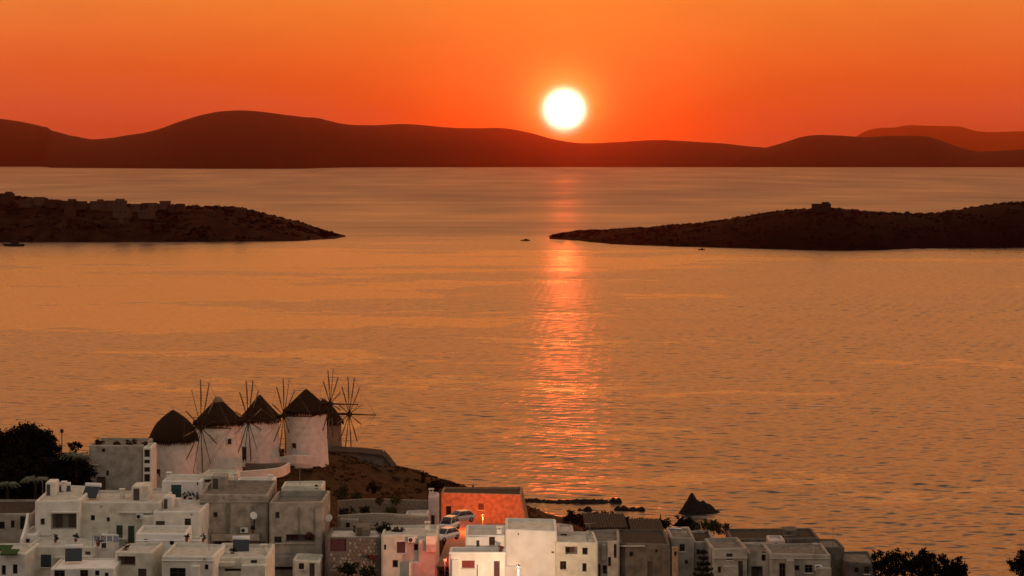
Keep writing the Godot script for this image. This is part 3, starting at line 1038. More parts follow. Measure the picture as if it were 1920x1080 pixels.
# a jagged rock out of the sea; peaks = [x, z, height, radius] in metres
func rock(label: String, px: float, py: float, half: Vector2, peaks: Array, seed: float, group := "") -> void:
	var d := EYE * F / (py - HZ)
	var p := at(px, py, d)
	var t := thing("sea_rock", label, "rock", Vector3(p.x, 0, p.z), 0.0, group)
	var st := begin()
	var n := 34
	var m := 14
	var hgt := func(u: float, v: float) -> Vector3:
		var x := u * half.x
		var z := v * half.y
		var y := -0.6
		for k in peaks:
			var e := Vector2((x - k[0]) / k[3], (z - k[1]) / (k[3] * 0.9)).length()
			y = maxf(y, k[2] * (1.0 - pow(e, 1.5)))
		y += 0.55 * clampf(y + 0.6, 0, 1.6) * noise.get_noise_3d(x * 90.0 / maxf(half.x, 3) + seed * 50, 0, z * 40) + 0.25 * noise.get_noise_2d(x * 110 + seed, z * 110)
		y = lerpf(-0.9, y, smoothstep(1.0, 0.72, maxf(absf(u), absf(v))))
		return Vector3(x, maxf(y, -0.8), z)
	for i in n:
		for j in m:
			var q := []
			for c in [[i, j], [i, j + 1], [i + 1, j + 1], [i + 1, j]]:
				q.append(hgt.call(c[0] * 2.0 / n - 1.0, c[1] * 2.0 / m - 1.0))
			if q[0].y > -0.75 or q[1].y > -0.75 or q[2].y > -0.75 or q[3].y > -0.75:
				quad(st, q[0], q[1], q[2], q[3])
	obj("stone_mass", st, M.wet_rock, t)

# a low wall along picture points [column, row of its top, distance]
func low_wall(label: String, pts: Array, high: float, thick: float, m: String, category := "wall") -> void:
	var st := begin()
	var p := []
	for k in pts:
		p.append(at(k[0], k[1], k[2]))
	var o: Vector3 = p[0]
	var line := []
	for i in p.size() - 1:
		for j in 6:
			var y0: Vector3 = p[maxi(i - 1, 0)]
			var y3: Vector3 = p[mini(i + 2, p.size() - 1)]
			line.append(p[i].cubic_interpolate(p[i + 1], y0, y3, j / 6.0) - o)
	line.append(p[-1] - o)
	for i in line.size() - 1:
		var a: Vector3 = line[i]
		var b: Vector3 = line[i + 1]
		var rings := []
		for e in [[a, line[maxi(i - 1, 0)]], [b, a]]:
			var dir: Vector3 = (e[0] - e[1]) if e[0] != e[1] else b - a
			var side := Vector3(-dir.z, 0, dir.x).normalized() * thick / 2
			rings.append([e[0] + side - Vector3(0, high, 0), e[0] + side - Vector3(0, 0.06, 0), e[0] + side * 0.7, e[0] - side * 0.7, e[0] - side - Vector3(0, 0.06, 0), e[0] - side - Vector3(0, high, 0)])
		for k in 5:
			quad(st, rings[0][k], rings[0][k + 1], rings[1][k + 1], rings[1][k])
		if i == 0:
			for k in range(1, 5):
				tri(st, rings[0][0], rings[0][k + 1], rings[0][k])
		if i == line.size() - 2:
			for k in range(1, 5):
				tri(st, rings[1][0], rings[1][k], rings[1][k + 1])
	var w := obj("low_wall", st, M[m])
	w.position = o
	tag(w, label, category)

func added_lamp(label: String, px: float, py: float, d: float, energy: float, color: Color, reach := 0.0) -> void:  # a lamp added to brighten the walls and ground around it
	var p := at(px, py, d)
	var foot := ground(p.x, d) - 0.2
	var h := p.y - foot
	var t := thing("added_lamp", label, "street lamp", Vector3(p.x, foot, p.z), reach, "added lamps in the lit corner")
	var st := begin(true)
	bar(st, Vector3(0, 0, 0), Vector3(0, 0.5, 0), 0.11, 0.09, 8)
	bar(st, Vector3(0, 0.5, 0), Vector3(0, h - 0.18, 0), 0.06, 0.045, 8)
	obj("post", st, M.iron, t)
	st = begin(true)
	lathe(st, [Vector2(0.0, h - 0.20), Vector2(0.14, h - 0.15), Vector2(0.20, h), Vector2(0.14, h + 0.15), Vector2(0.0, h + 0.20)], 14)
	var gm := mat(Color(1, 0.9, 0.8), 0.4)
	gm.emission_enabled = true
	gm.emission = color
	gm.emission_energy_multiplier = 0.7
	obj("lamp_globe", st, gm, t)
	st = begin(true)
	lathe(st, [Vector2(0.16, h + 0.17), Vector2(0.24, h + 0.20), Vector2(0.05, h + 0.32), Vector2(0.0, h + 0.34)], 14)
	obj("hood", st, M.iron, t)
	var l := OmniLight3D.new()
	l.name = "glow"
	l.light_energy = energy
	l.light_color = color
	l.light_size = 0.18
	l.omni_range = 60.0
	l.omni_attenuation = 2.0
	l.shadow_enabled = true
	l.position = Vector3(0, h, 0)
	t.add_child(l)

func dish(label: String, px: float, py: float, d: float, turn: float) -> void:
	var t := thing("satellite_dish", label, "satellite dish", at(px, py, d), turn)
	var st := begin(true)
	bar(st, Vector3(0, -1.3, -0.1), Vector3(0, 0, -0.1), 0.03, 0.03)
	obj("post", st, M.metal, t)
	st = begin(true)
	lathe(st, [Vector2(0.0, 0.0), Vector2(0.25, 0.03), Vector2(0.45, 0.11), Vector2(0.47, 0.10), Vector2(0.25, 0.0), Vector2(0.0, -0.03)], 20)
	var b := obj("bowl", st, M.white_metal, t)
	b.rotation.x = 1.1
	st = begin(true)
	bar(st, Vector3(0, -0.35, 0.2), Vector3(0, 0.05, 0.62), 0.02, 0.02, 4)
	obj("feed_arm", st, M.metal, t)

func heater(label: String, px: float, py: float, d: float, turn: float) -> void:
	var t := thing("solar_water_heater", label, "solar heater", at(px, py, d), turn, "solar heaters on the roofs")
	var st := begin()
	quad(st, Vector3(-0.9, 0.1, 0.9), Vector3(-0.9, 1.2, -0.3), Vector3(0.9, 1.2, -0.3), Vector3(0.9, 0.1, 0.9))
	quad(st, Vector3(-0.9, 0.02, 0.88), Vector3(0.9, 0.02, 0.88), Vector3(0.9, 1.12, -0.34), Vector3(-0.9, 1.12, -0.34))
	obj("collector", st, M.glass, t)
	st = begin(true)
	bar(st, Vector3(-0.95, 1.35, -0.5), Vector3(0.95, 1.35, -0.5), 0.27, 0.27, 16)
	obj("tank", st, M.white_metal, t)
	for k in [[-0.8, -0.5, 1.2], [0.8, -0.5, 1.2], [-0.8, 0.85, 0.15], [0.8, 0.85, 0.15]]:
		st = begin()
		bar(st, Vector3(k[0], -0.1, k[1]), Vector3(k[0], k[2], k[1]), 0.03, 0.03, 4)
		obj("leg", st, M.metal, t)

func pot_plant(label: String, px: float, py: float, d: float, size: float, m := "leaf", group := "potted plants on the terraces") -> void:
	var t := thing("potted_plant", label, "potted plant", at(px, py, d), 0.0, group)
	var st := begin(true)
	lathe(st, [Vector2(0.0, 0.0), Vector2(0.16, 0.0), Vector2(0.24, 0.36), Vector2(0.27, 0.38), Vector2(0.26, 0.44), Vector2(0.2, 0.42), Vector2(0.0, 0.40)], 14)
	var p := obj("pot", st, M.clay, t)
	p.scale = Vector3.ONE * clampf(size, 0.8, 1.4)
	put("foliage", leaves([[Vector3(0, 0.4 + size * 0.5, 0), size * 0.5], [Vector3(0.2 * size, 0.35 + size * 0.35, 0.1), size * 0.4]], 12, 0.12), M[m], t)

func aircon(label: String, px: float, py: float, d: float) -> void:
	var t := thing("air_conditioner", label, "air conditioner", at(px, py, d), 0.0, "air conditioners on the walls")
	var st := begin()
	box(st, Vector3(0, 0, 0), Vector3(0.85, 0.6, 0.34), 0.0, 0.03)
	obj("casing", st, M.white_metal, t)
	st = begin(true)
	bar(st, Vector3(-0.12, 0, 0.165), Vector3(-0.12, 0, 0.19), 0.23, 0.23, 18)
	obj("fan_grille", st, M.iron, t)

func antenna(label: String, px: float, py: float, d: float) -> void:
	var t := thing("tv_antenna", label, "antenna", at(px, py, d), rng.randf() * 3.0, "thin antennas on the roofs")
	var st := begin()
	bar(st, Vector3(0, -0.5, 0), Vector3(0, 2.1, 0), 0.035, 0.03, 5)
	obj("mast", st, M.metal, t)
	st = begin()
	bar(st, Vector3(-0.7, 2.0, 0), Vector3(0.7, 2.0, 0), 0.02, 0.02, 4)
	for k in 6:
		bar(st, Vector3(-0.6 + k * 0.24, 2.0, -0.35 + k * 0.03), Vector3(-0.6 + k * 0.24, 2.0, 0.35 - k * 0.03), 0.014, 0.014, 3)
	obj("crossbar", st, M.metal, t)

func build_town() -> void:
	# --- on the slope at the left ---
	house("tall blank grey house beside the leftmost windmill, bushes along its roof edge", 166, 268, 836, 268, 8, "grey", [["hole", 191, 841, 197, 848], ["hole", 199, 882, 204, 892], ["door", 181, 894, 198, 922]], {"turn": 0.0, "boxes": [[204, 210, 894, 930, 0.4, "buttress"], [166, 186, 870, 873, 0.3, "ledge"]]})
	house("narrow white stair tower with four dark openings one above the other", 268, 284, 838, 267.5, 4, "white", [["hole", 270, 843, 281, 857], ["hole", 270, 862, 281, 869], ["hole", 270, 876, 281, 885], ["hole", 270, 889, 281, 903]], {"turn": 0.0})
	house("small white house with teal window shutters below the leftmost windmill", 303, 377, 901, 262, 6, "bright", [["shut", 321, 909, 340, 936, "teal"], ["hole", 369, 903, 374, 910]], {"chimneys": [[312, 0.7, 2.0]]})
	house("low pale rooftop building with a dark slit under its roof, below the second windmill", 377, 438, 891, 264, 5, "cream", [["hole", 383, 899, 398, 905]], {"parapet": 0.3})
	house("white rooftop room with two dark arches near the brown hillside", 441, 513, 902, 263, 4, "bright", [["hole", 445, 908, 462, 916], ["hole", 486, 906, 498, 915]], {"chimneys": [[505, 0.6, 1.0]]})
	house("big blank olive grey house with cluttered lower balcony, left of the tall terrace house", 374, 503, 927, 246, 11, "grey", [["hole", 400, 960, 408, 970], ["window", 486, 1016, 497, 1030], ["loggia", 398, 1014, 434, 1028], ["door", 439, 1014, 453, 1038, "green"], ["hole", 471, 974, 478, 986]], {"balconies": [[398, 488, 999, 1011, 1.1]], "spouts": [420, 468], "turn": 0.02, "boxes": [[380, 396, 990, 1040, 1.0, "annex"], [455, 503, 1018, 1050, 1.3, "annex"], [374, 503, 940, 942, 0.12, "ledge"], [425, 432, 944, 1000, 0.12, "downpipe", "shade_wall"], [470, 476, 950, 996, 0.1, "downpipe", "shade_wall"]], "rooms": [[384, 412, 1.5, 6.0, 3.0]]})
	house("rear room on the roof of the tall terrace house, with a cream wall", 527, 605, 911, 252, 4, "cream", [["hole", 590, 909, 596, 917]], {"turn": 0.0, "parapet": 0.25})
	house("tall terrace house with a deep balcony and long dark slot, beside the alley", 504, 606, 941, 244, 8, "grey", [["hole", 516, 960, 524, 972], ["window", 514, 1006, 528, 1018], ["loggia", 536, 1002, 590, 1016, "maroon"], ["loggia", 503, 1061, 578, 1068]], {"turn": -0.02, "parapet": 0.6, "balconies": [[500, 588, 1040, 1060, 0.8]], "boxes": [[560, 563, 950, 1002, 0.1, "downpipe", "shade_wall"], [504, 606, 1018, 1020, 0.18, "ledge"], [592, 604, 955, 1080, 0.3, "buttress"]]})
	house("long white house at the left with a wide shuttered loggia", 65, 149, 938, 240, 11, "white", [["hole", 76, 972, 84, 984], ["loggia", 95, 963, 147, 993, "wood"]], {"turn": 0.03, "chimneys": [[96, 0.9, 8.0]], "balconies": [[62, 180, 1008, 1022, 2.0]], "boxes": [[65, 96, 1000, 1003, 0.3, "ledge"], [96, 148, 958, 960, 0.5, "ledge"]], "rooms": [[70, 88, 1.6, 5.0, 2.5]]})
	house("right wing of the long white house with a green door and green window", 149, 300, 943, 241.5, 9, "cream", [["hole", 170, 966, 178, 976], ["hole", 200, 970, 206, 978], ["shut", 218, 985, 230, 1008, "green"], ["door", 240, 986, 252, 1023, "green"]], {"turn": 0.0, "spouts": [190], "chimneys": [[214, 0.8, 5.0]], "boxes": [[222, 286, 958, 961, 0.5, "ledge"], [270, 300, 964, 1020, 1.2, "annex"], [149, 200, 1014, 1024, 0.8, "bench"], [206, 240, 1008, 1011, 0.3, "ledge"]], "rooms": [[236, 268, 1.7, 3.5, 3.0]], "stairs": [[160, 205, 996, 1022]]})
	house("small house at the left edge with dark roof and a dark doorway", -40, 62, 962, 244, 10, "grey", [["hole", 20, 976, 27, 990], ["hole", -4, 978, 9, 992], ["hole", 37, 968, 51, 993]], {"turn": 0.05, "roof": "roof_dark"})
	house("low white house under a green awning at the left edge", -40, 50, 1037, 229, 6, "white", [["hole", 3, 1060, 11, 1078], ["hole", 24, 1058, 33, 1076]], {"low": true})
	house("white terrace house with a dark blue window below the long house", 50, 180, 1023, 233, 5, "cream", [["hole", 58, 1036, 66, 1048], ["door", 160, 1034, 170, 1056, "wood"], ["hole", 112, 1052, 120, 1062], ["shut", 76, 1040, 96, 1064, "blue"]], {"low": true, "boxes": [[104, 150, 1042, 1046, 0.6, "ledge"], [150, 178, 1040, 1070, 0.9, "annex"]]})
	house("low house with bright white flat roof at the bottom left", 94, 214, 1065, 222, 6, "white", [["hole", 178, 1070, 186, 1080], ["hole", 196, 1074, 203, 1084], ["window", 102, 1067, 122, 1084], ["window", 150, 1068, 165, 1084]], {"low": true, "roof": "bright", "turn": 0.04, "parapet": 0.25})
	house("little house with a dark recess and brown door behind the alley cleft", 214, 285, 1036, 226, 6, "cream", [["loggia", 217, 1043, 254, 1062, "maroon"], ["door", 259, 1066, 275, 1090]], {"low": true, "turn": -0.06})
	house("white cube house with a small dark door, in the middle of the left cluster", 286, 376, 958, 240, 8, "white", [["window", 346, 972, 358, 986], ["door", 290, 977, 309, 999], ["hole", 330, 994, 346, 998]], {"chimneys": [[318, 0.6, 5.0]], "spouts": [360], "boxes": [[286, 346, 1001, 1003, 0.35, "ledge"], [330, 376, 1004, 1040, 0.9, "annex"]], "rooms": [[296, 314, 1.4, 3.0, 2.0]]})
	house("stepped white house with a plain wall in front of the small dark door", 254, 350, 1001, 233, 6, "bright", [["hole", 270, 1010, 277, 1016], ["hole", 318, 1012, 326, 1022]], {"low": true, "turn": 0.05, "parapet": 0.3, "boxes": [[262, 300, 1020, 1060, 1.4, "annex"], [300, 330, 1034, 1060, 1.0, "annex"], [254, 350, 1012, 1014, 0.15, "ledge"]], "stairs": [[334, 346, 1016, 1040]]})
	house("front white house with a wide green-framed window at the bottom edge", 302, 402, 1041, 224, 7, "white", [["hole", 384, 1058, 391, 1068], ["window", 318, 1065, 348, 1090, "green"]], {"low": true, "spouts": [384], "boxes": [[360, 376, 1058, 1090, 0.9, "annex"], [302, 402, 1050, 1052, 0.14, "ledge"]]})
	house("plain terrace house with a dark slit at the bottom edge", 402, 502, 1043, 227, 7, "cream", [["window", 470, 1050, 482, 1064], ["hole", 421, 1066, 452, 1071]], {"low": true, "chimneys": [[488, 0.7, 3.0]], "boxes": [[404, 440, 1052, 1060, 0.7, "planter"], [455, 500, 1056, 1095, 1.2, "annex"]]})
	house("small white block with one window in front of the right wing", 182, 214, 1012, 234, 4, "bright", [["window", 190, 1018, 199, 1028]], {"low": true})
	house("small cream outhouse with a flat top above the small white block", 262, 292, 966, 243, 4, "cream", [["hole", 272, 974, 279, 984]], {"chimneys": [[284, 0.5, 1.0]]})
	house("low bright outbuilding between the cube house and the big olive grey house", 350, 378, 1012, 237, 4, "bright", [["door", 356, 1018, 364, 1036, "green"]], {"low": true})
	house("low lean white shed under the balcony of the big olive grey house", 408, 446, 1031, 233, 4, "white", [["hole", 424, 1035, 432, 1041]], {"low": true})
	house("little white house stepping up beside the teal-shuttered house", 270, 304, 926, 259, 5, "cream", [["hole", 280, 934, 287, 944], ["hole", 292, 934, 298, 942]], {})
	house("narrow bright annex left of the long white house", 40, 68, 1000, 238, 5, "bright", [["hole", 48, 1010, 56, 1020]], {"low": true})
	house("low pale addition at the foot of the tall terrace house", 548, 600, 1050, 239, 4, "cream", [["window", 560, 1056, 570, 1068], ["door", 580, 1056, 590, 1095, "wood"]], {"low": true})
	house("tiny stone hut on the lower garden terrace, left end", 636, 672, 974, 249, 3, "stone_pale", [["hole", 648, 980, 656, 990]], {"parapet": 0.15})
	house("pale garden room below the gate tower", 758, 802, 967, 251, 4, "pink", [["window", 768, 974, 778, 986], ["door", 788, 974, 796, 1000, "maroon"]], {})
	# --- the middle ---
	house("rubble-walled house with a reddish shuttered door", 612, 714, 1007, 240, 6, "mortar", [["door", 619, 1008, 649, 1034, "maroon"]], {"low": true, "turn": 0.0, "rooms": [[664, 690, 1.2, 2.0, 2.2]]})
	house("plain white house with a maroon square window, beside the lane", 714, 820, 1004, 239, 7, "cream", [["hole", 776, 1020, 784, 1032], ["hole", 736, 1050, 746, 1064], ["shut", 744, 1016, 760, 1037, "maroon"], ["hole", 716, 1021, 724, 1031]], {"low": true, "turn": 0.0, "chimneys": [[800, 1.2, 2.0]], "boxes": [[786, 816, 1010, 1090, 0.9, "annex"], [768, 790, 1050, 1090, 1.4, "annex"], [800, 818, 1000, 1030, 1.6, "stair_block"]]})
	house("tall narrow pinkish gate tower at the end of the garden", 803, 822, 929, 256, 3, "pink", [["hole", 808, 966, 815, 984]], {"turn": 0.0, "parapet": 0.25, "chimneys": [[808, 0.6, 1.0]]})
	house("long flat-roofed ochre barn beside the parked cars", 826, 978, 925, 287, 6, "ochre", [["hole", 836, 949, 846, 974], ["shut", 897, 944, 907, 956, "wood"]], {"name": "barn", "category": "barn", "turn": -0.03, "roof": "roof_dark", "batter": 1.2, "parapet": 0.3})
	house("pink-lit small house with two dark windows beside the white house", 872, 947, 1002, 236.5, 6, "bright", [["window", 893, 1013, 899, 1025], ["window", 917, 1006, 928, 1023]], {"low": true, "turn": 0.0, "chimneys": [[936, 0.7, 1.0]]})
	house("low house with a red shuttered window at the bottom of the lane", 842, 948, 1037, 232, 3.5, "bright", [["door", 926, 1052, 937, 1090, "maroon"], ["shut", 866, 1051, 890, 1065, "red"]], {"low": true, "turn": 0.0, "parapet": 0.3, "boxes": [[842, 948, 1035, 1038, 0.25, "ledge"], [896, 904, 1058, 1085, 0.3, "buttress"], [848, 860, 1048, 1085, 0.6, "buttress"]]})
	house("big blank white house lit by an added lamp", 947, 1045, 994, 236, 8, "bright", [["hole", 1034, 1034, 1039, 1037]], {"low": true, "roof": "cream", "turn": 0.0, "parapet": 0.3, "spouts": [972], "boxes": [[984, 987, 1003, 1085, 0.08, "downpipe"], [990, 1000, 1046, 1049, 0.2, "ledge"], [947, 975, 1060, 1090, 0.7, "annex"]]})
	house("small house with one square window right of the blank white house", 1045, 1076, 996, 241, 5, "pink", [["window", 1051, 1001, 1063, 1012]], {"low": true, "turn": 0.0})
	house("brownish house with two dark shop openings, right of the blank white house", 1042, 1122, 1018, 235, 7, "cream", [["window", 1050, 1052, 1062, 1068, "maroon"], ["hole", 1092, 1056, 1100, 1072], ["loggia", 1060, 1024, 1083, 1039, "maroon"], ["hole", 1092, 1027, 1102, 1040]], {"low": true, "turn": 0.03})
	house("dusky house with a dark arched entrance", 1098, 1162, 1014, 237, 7, "grey", [["hole", 1100, 1020, 1108, 1030], ["hole", 1130, 1060, 1138, 1076], ["loggia", 1111, 1058, 1126, 1090], ["hole", 1140, 1044, 1146, 1062], ["hole", 1151, 1020, 1158, 1046]], {"low": true, "turn": -0.04, "boxes": [[1098, 1110, 1030, 1085, 0.8, "annex"], [1128, 1136, 1020, 1050, 0.3, "buttress"]]})
	# --- the right ---
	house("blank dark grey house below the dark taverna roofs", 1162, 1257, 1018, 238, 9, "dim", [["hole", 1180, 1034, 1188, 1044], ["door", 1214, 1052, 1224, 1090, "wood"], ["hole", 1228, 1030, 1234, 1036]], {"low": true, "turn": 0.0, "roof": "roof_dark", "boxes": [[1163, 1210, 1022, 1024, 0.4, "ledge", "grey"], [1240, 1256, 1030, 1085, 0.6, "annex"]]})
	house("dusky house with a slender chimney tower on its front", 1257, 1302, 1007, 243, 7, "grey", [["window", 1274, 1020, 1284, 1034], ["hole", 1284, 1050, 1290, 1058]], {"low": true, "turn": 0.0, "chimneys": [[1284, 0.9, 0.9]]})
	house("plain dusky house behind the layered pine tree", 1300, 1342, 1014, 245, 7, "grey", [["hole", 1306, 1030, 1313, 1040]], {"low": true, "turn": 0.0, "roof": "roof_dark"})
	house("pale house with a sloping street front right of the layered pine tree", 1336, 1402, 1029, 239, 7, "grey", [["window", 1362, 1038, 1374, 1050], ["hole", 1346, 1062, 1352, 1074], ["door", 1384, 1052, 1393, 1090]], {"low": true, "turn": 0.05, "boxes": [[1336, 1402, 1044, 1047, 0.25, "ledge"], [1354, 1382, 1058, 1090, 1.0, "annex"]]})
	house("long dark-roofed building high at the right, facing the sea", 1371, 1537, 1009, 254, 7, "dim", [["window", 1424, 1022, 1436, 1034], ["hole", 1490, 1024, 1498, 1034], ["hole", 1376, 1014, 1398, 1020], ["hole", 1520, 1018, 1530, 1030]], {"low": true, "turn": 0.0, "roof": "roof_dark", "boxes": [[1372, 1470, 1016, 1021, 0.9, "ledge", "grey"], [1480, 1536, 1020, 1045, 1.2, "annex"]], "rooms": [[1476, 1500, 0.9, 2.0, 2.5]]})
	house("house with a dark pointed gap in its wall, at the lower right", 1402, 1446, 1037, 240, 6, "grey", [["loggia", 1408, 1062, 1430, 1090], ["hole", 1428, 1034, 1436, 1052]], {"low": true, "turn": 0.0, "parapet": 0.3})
	house("small pinkish roof room on the lower right houses", 1442, 1472, 1013, 247, 3, "pink", [["hole", 1452, 1018, 1458, 1032]], {"turn": 0.0, "parapet": 0.2})
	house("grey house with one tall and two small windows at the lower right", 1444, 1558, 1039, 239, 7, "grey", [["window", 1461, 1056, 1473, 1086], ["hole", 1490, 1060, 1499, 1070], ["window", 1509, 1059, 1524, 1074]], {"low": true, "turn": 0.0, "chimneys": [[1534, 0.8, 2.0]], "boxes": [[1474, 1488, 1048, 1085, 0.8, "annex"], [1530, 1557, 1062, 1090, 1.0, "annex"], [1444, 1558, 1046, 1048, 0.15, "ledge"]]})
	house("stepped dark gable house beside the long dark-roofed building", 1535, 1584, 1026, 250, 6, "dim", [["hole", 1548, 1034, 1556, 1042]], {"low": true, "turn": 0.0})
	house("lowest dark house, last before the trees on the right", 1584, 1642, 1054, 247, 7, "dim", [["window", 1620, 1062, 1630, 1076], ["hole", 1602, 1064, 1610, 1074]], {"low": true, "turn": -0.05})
	# dark reed roofs of the waterfront tavernas
	for r in [["dark flat reed roof of the left waterfront taverna", 1098, 1178, 990, 262, 10.0], ["dark flat reed roof of the right waterfront taverna, next to the white car", 1184, 1246, 995, 258, 8.0]]:
		pergola(r[0], r[1], r[2], r[3], r[4], r[5])
	# stones of the rubble house
	var h: Node3D = get_node("house_018") if has_node("house_018") else null
	for n in get_children():
		if n.has_meta("label") and str(n.get_meta("label")).begins_with("rubble-walled"):
			h = n
	var kinds := []
	for k in 4:
		var st := begin()
		var q := []
		for e in 8:
			var a := TAU * (e + rng.randf_range(-0.3, 0.3)) / 8
			q.append(Vector2(cos(a), sin(a)) * rng.randf_range(0.8, 1.05))
		for e in 8:
			var a: Vector2 = q[e]
			var b: Vector2 = q[(e + 1) % 8]
			quad(st, Vector3(a.x, a.y, 0), Vector3(a.x * 0.75, a.y * 0.75, 0.5), Vector3(b.x * 0.75, b.y * 0.75, 0.5), Vector3(b.x, b.y, 0))
			tri(st, Vector3(a.x * 0.75, a.y * 0.75, 0.5), Vector3(0, 0, 0.62), Vector3(b.x * 0.75, b.y * 0.75, 0.5))
		st.generate_normals()
		kinds.append(st.commit())
	var s := 240.0 / F
	for row in 10:
		for col in 12:
			var px := 622.0 + col * 7.6 + (row % 2) * 3.8 + rng.randf_range(-1.2, 1.2)
			var py := 1013.0 + row * 7.0 + rng.randf_range(-1, 1)
			if px > 710 or px < 655 and py < 1040:
				continue
			var o := put("stone", kinds[rng.randi() % 4], [M.stone, M.stone_pale, M.stone][rng.randi() % 3], h)
			var p := at(px, py, 240) - h.position
			o.position = Vector3(p.x, p.y, -0.01)
			o.rotation.z = rng.randf() * TAU
			o.scale = Vector3(rng.randf_range(0.17, 0.27), rng.randf_range(0.16, 0.22), 0.16)

func pergola(label: String, x0: float, x1: float, py: float, d: float, deep: float) -> void:
	var p := at((x0 + x1) / 2, py, d)
	var s := d / F
	var w := (x1 - x0) * s
	var t := thing("reed_pergola", label, "pergola", p - Vector3(0, 2.8, 0), 0.0, "reed roofs on the waterfront")
	var st := begin()
	box(st, Vector3(0, 2.75, -deep / 2), Vector3(w, 0.14, deep))
	for k in int(w / 0.35):
		box(st, Vector3(-w / 2 + 0.2 + k * 0.35, 2.84 + rng.randf_range(0, 0.05), -deep / 2 + rng.randf_range(-0.2, 0.2)), Vector3(0.27, 0.1, deep + 0.3), rng.randf_range(-0.01, 0.01))
	obj("roof", st, M.roof_dark, t)
	for k in 3:
		for z in [-0.2, -deep + 0.2]:
			st = begin(true)
			bar(st, Vector3((k - 1) * (w / 2 - 0.15), -1.5, z), Vector3((k - 1) * (w / 2 - 0.15), 2.7, z), 0.08, 0.08, 6)
			obj("post", st, M.dark_wood, t)

func build_walls() -> void:
	low_wall("curved whitewashed wall below the second and middle windmills", [[372, 887, 279], [440, 884, 280], [495, 880, 282], [526, 876, 285], [541, 868, 289]], 1.3, 0.45, "cream")
	low_wall("small white terrace wall at the foot of the tallest windmill", [[524, 857, 297], [556, 853, 296], [600, 856, 298]], 1.2, 0.4, "cream")
	low_wall("rough brown stone wall under the middle windmill", [[462, 868, 291], [500, 869, 289], [536, 866, 291]], 1.6, 0.5, "stone")
	low_wall("top terrace wall of the garden left of the gate tower", [[634, 938, 258], [700, 935, 257], [803, 938, 257]], 2.2, 0.5, "stone")
	low_wall("second terrace wall of the garden, below the top one", [[634, 966, 251], [710, 962, 250], [803, 968, 250]], 2.4, 0.5, "stone_pale")
	low_wall("lowest terrace wall of the garden, right above the rubble house", [[618, 992, 246], [700, 988, 246], [803, 990, 246]], 2.4, 0.5, "stone")
	low_wall("white wall along the square in front of the ochre barn", [[930, 992, 262], [990, 990, 262], [1040, 984, 264]], 1.0, 0.4, "cream")
	low_wall("white parapet with a raised end beside the small dark-roofed house", [[40, 1010, 236], [48, 985, 239], [52, 962, 242]], 2.5, 0.3, "bright")
	# the dark long shed right of the last windmill
	var o := at(616, 848, 312)
	var t := thing("stone_shed", "long low dark stone shed sloping down right of the last windmill", "shed", o)
	var s := 312.0 / F
	var prof := [[0, 0], [60, 3], [98, 7], [106, 14], [124, 38], [60, 34], [0, 30]]
	var st := begin()
	var deep := Vector3(0, 0, -5)
	var q := []
	for k in prof:
		q.append(Vector3(k[0] * s, -k[1] * s, 0))
	for k in q.size():
		var b: Vector3 = q[(k + 1) % q.size()]
		quad(st, q[k], q[k] + deep, b + deep, b)
		if k > 0 and k < q.size() - 1:
			tri(st, q[0], q[k], q[k + 1])
			tri(st, q[0] + deep, q[k + 1] + deep, q[k] + deep)
	obj("wall", st, M.dim, t)
	st = begin()
	for k in 4:
		var a: Vector3 = q[k]
		var b: Vector3 = q[k + 1]
		var up := Vector3(a.y - b.y, b.x - a.x, 0).normalized() * 0.25
		quad(st, a + Vector3(0, 0, 0.2), a + up + Vector3(0, 0, 0.2), b + up + Vector3(0, 0, 0.2), b + Vector3(0, 0, 0.2))
		quad(st, a + up + Vector3(0, 0, 0.2), a + up + deep, b + up + deep, b + up + Vector3(0, 0, 0.2))
	obj("roof", st, M.roof_dark, t)
	# the square before the barn and the lane down from it
	st = begin(true)
	var n := 14
	for i in n:
		for j in n:
			var g := []
			for c in [[i, j], [i, j + 1], [i + 1, j + 1], [i + 1, j]]:
				var d: float = 238.0 + c[1] * 48.0 / n
				var px: float = lerpf(lerpf(818, 850, c[1] / float(n)), lerpf(880, 1050, c[1] / float(n)), c[0] / float(n))
				var x: float = (px - 960) * d / F
				g.append(Vector3(x, maxf(ground(x, d) + 0.9, EYE - (lerpf(1062, 981, c[1] / float(n)) - HZ) * d / F), -d))
			quad(st, g[0], g[1], g[2], g[3])
	st.index()
	structure("square_paving", st, M.paving)

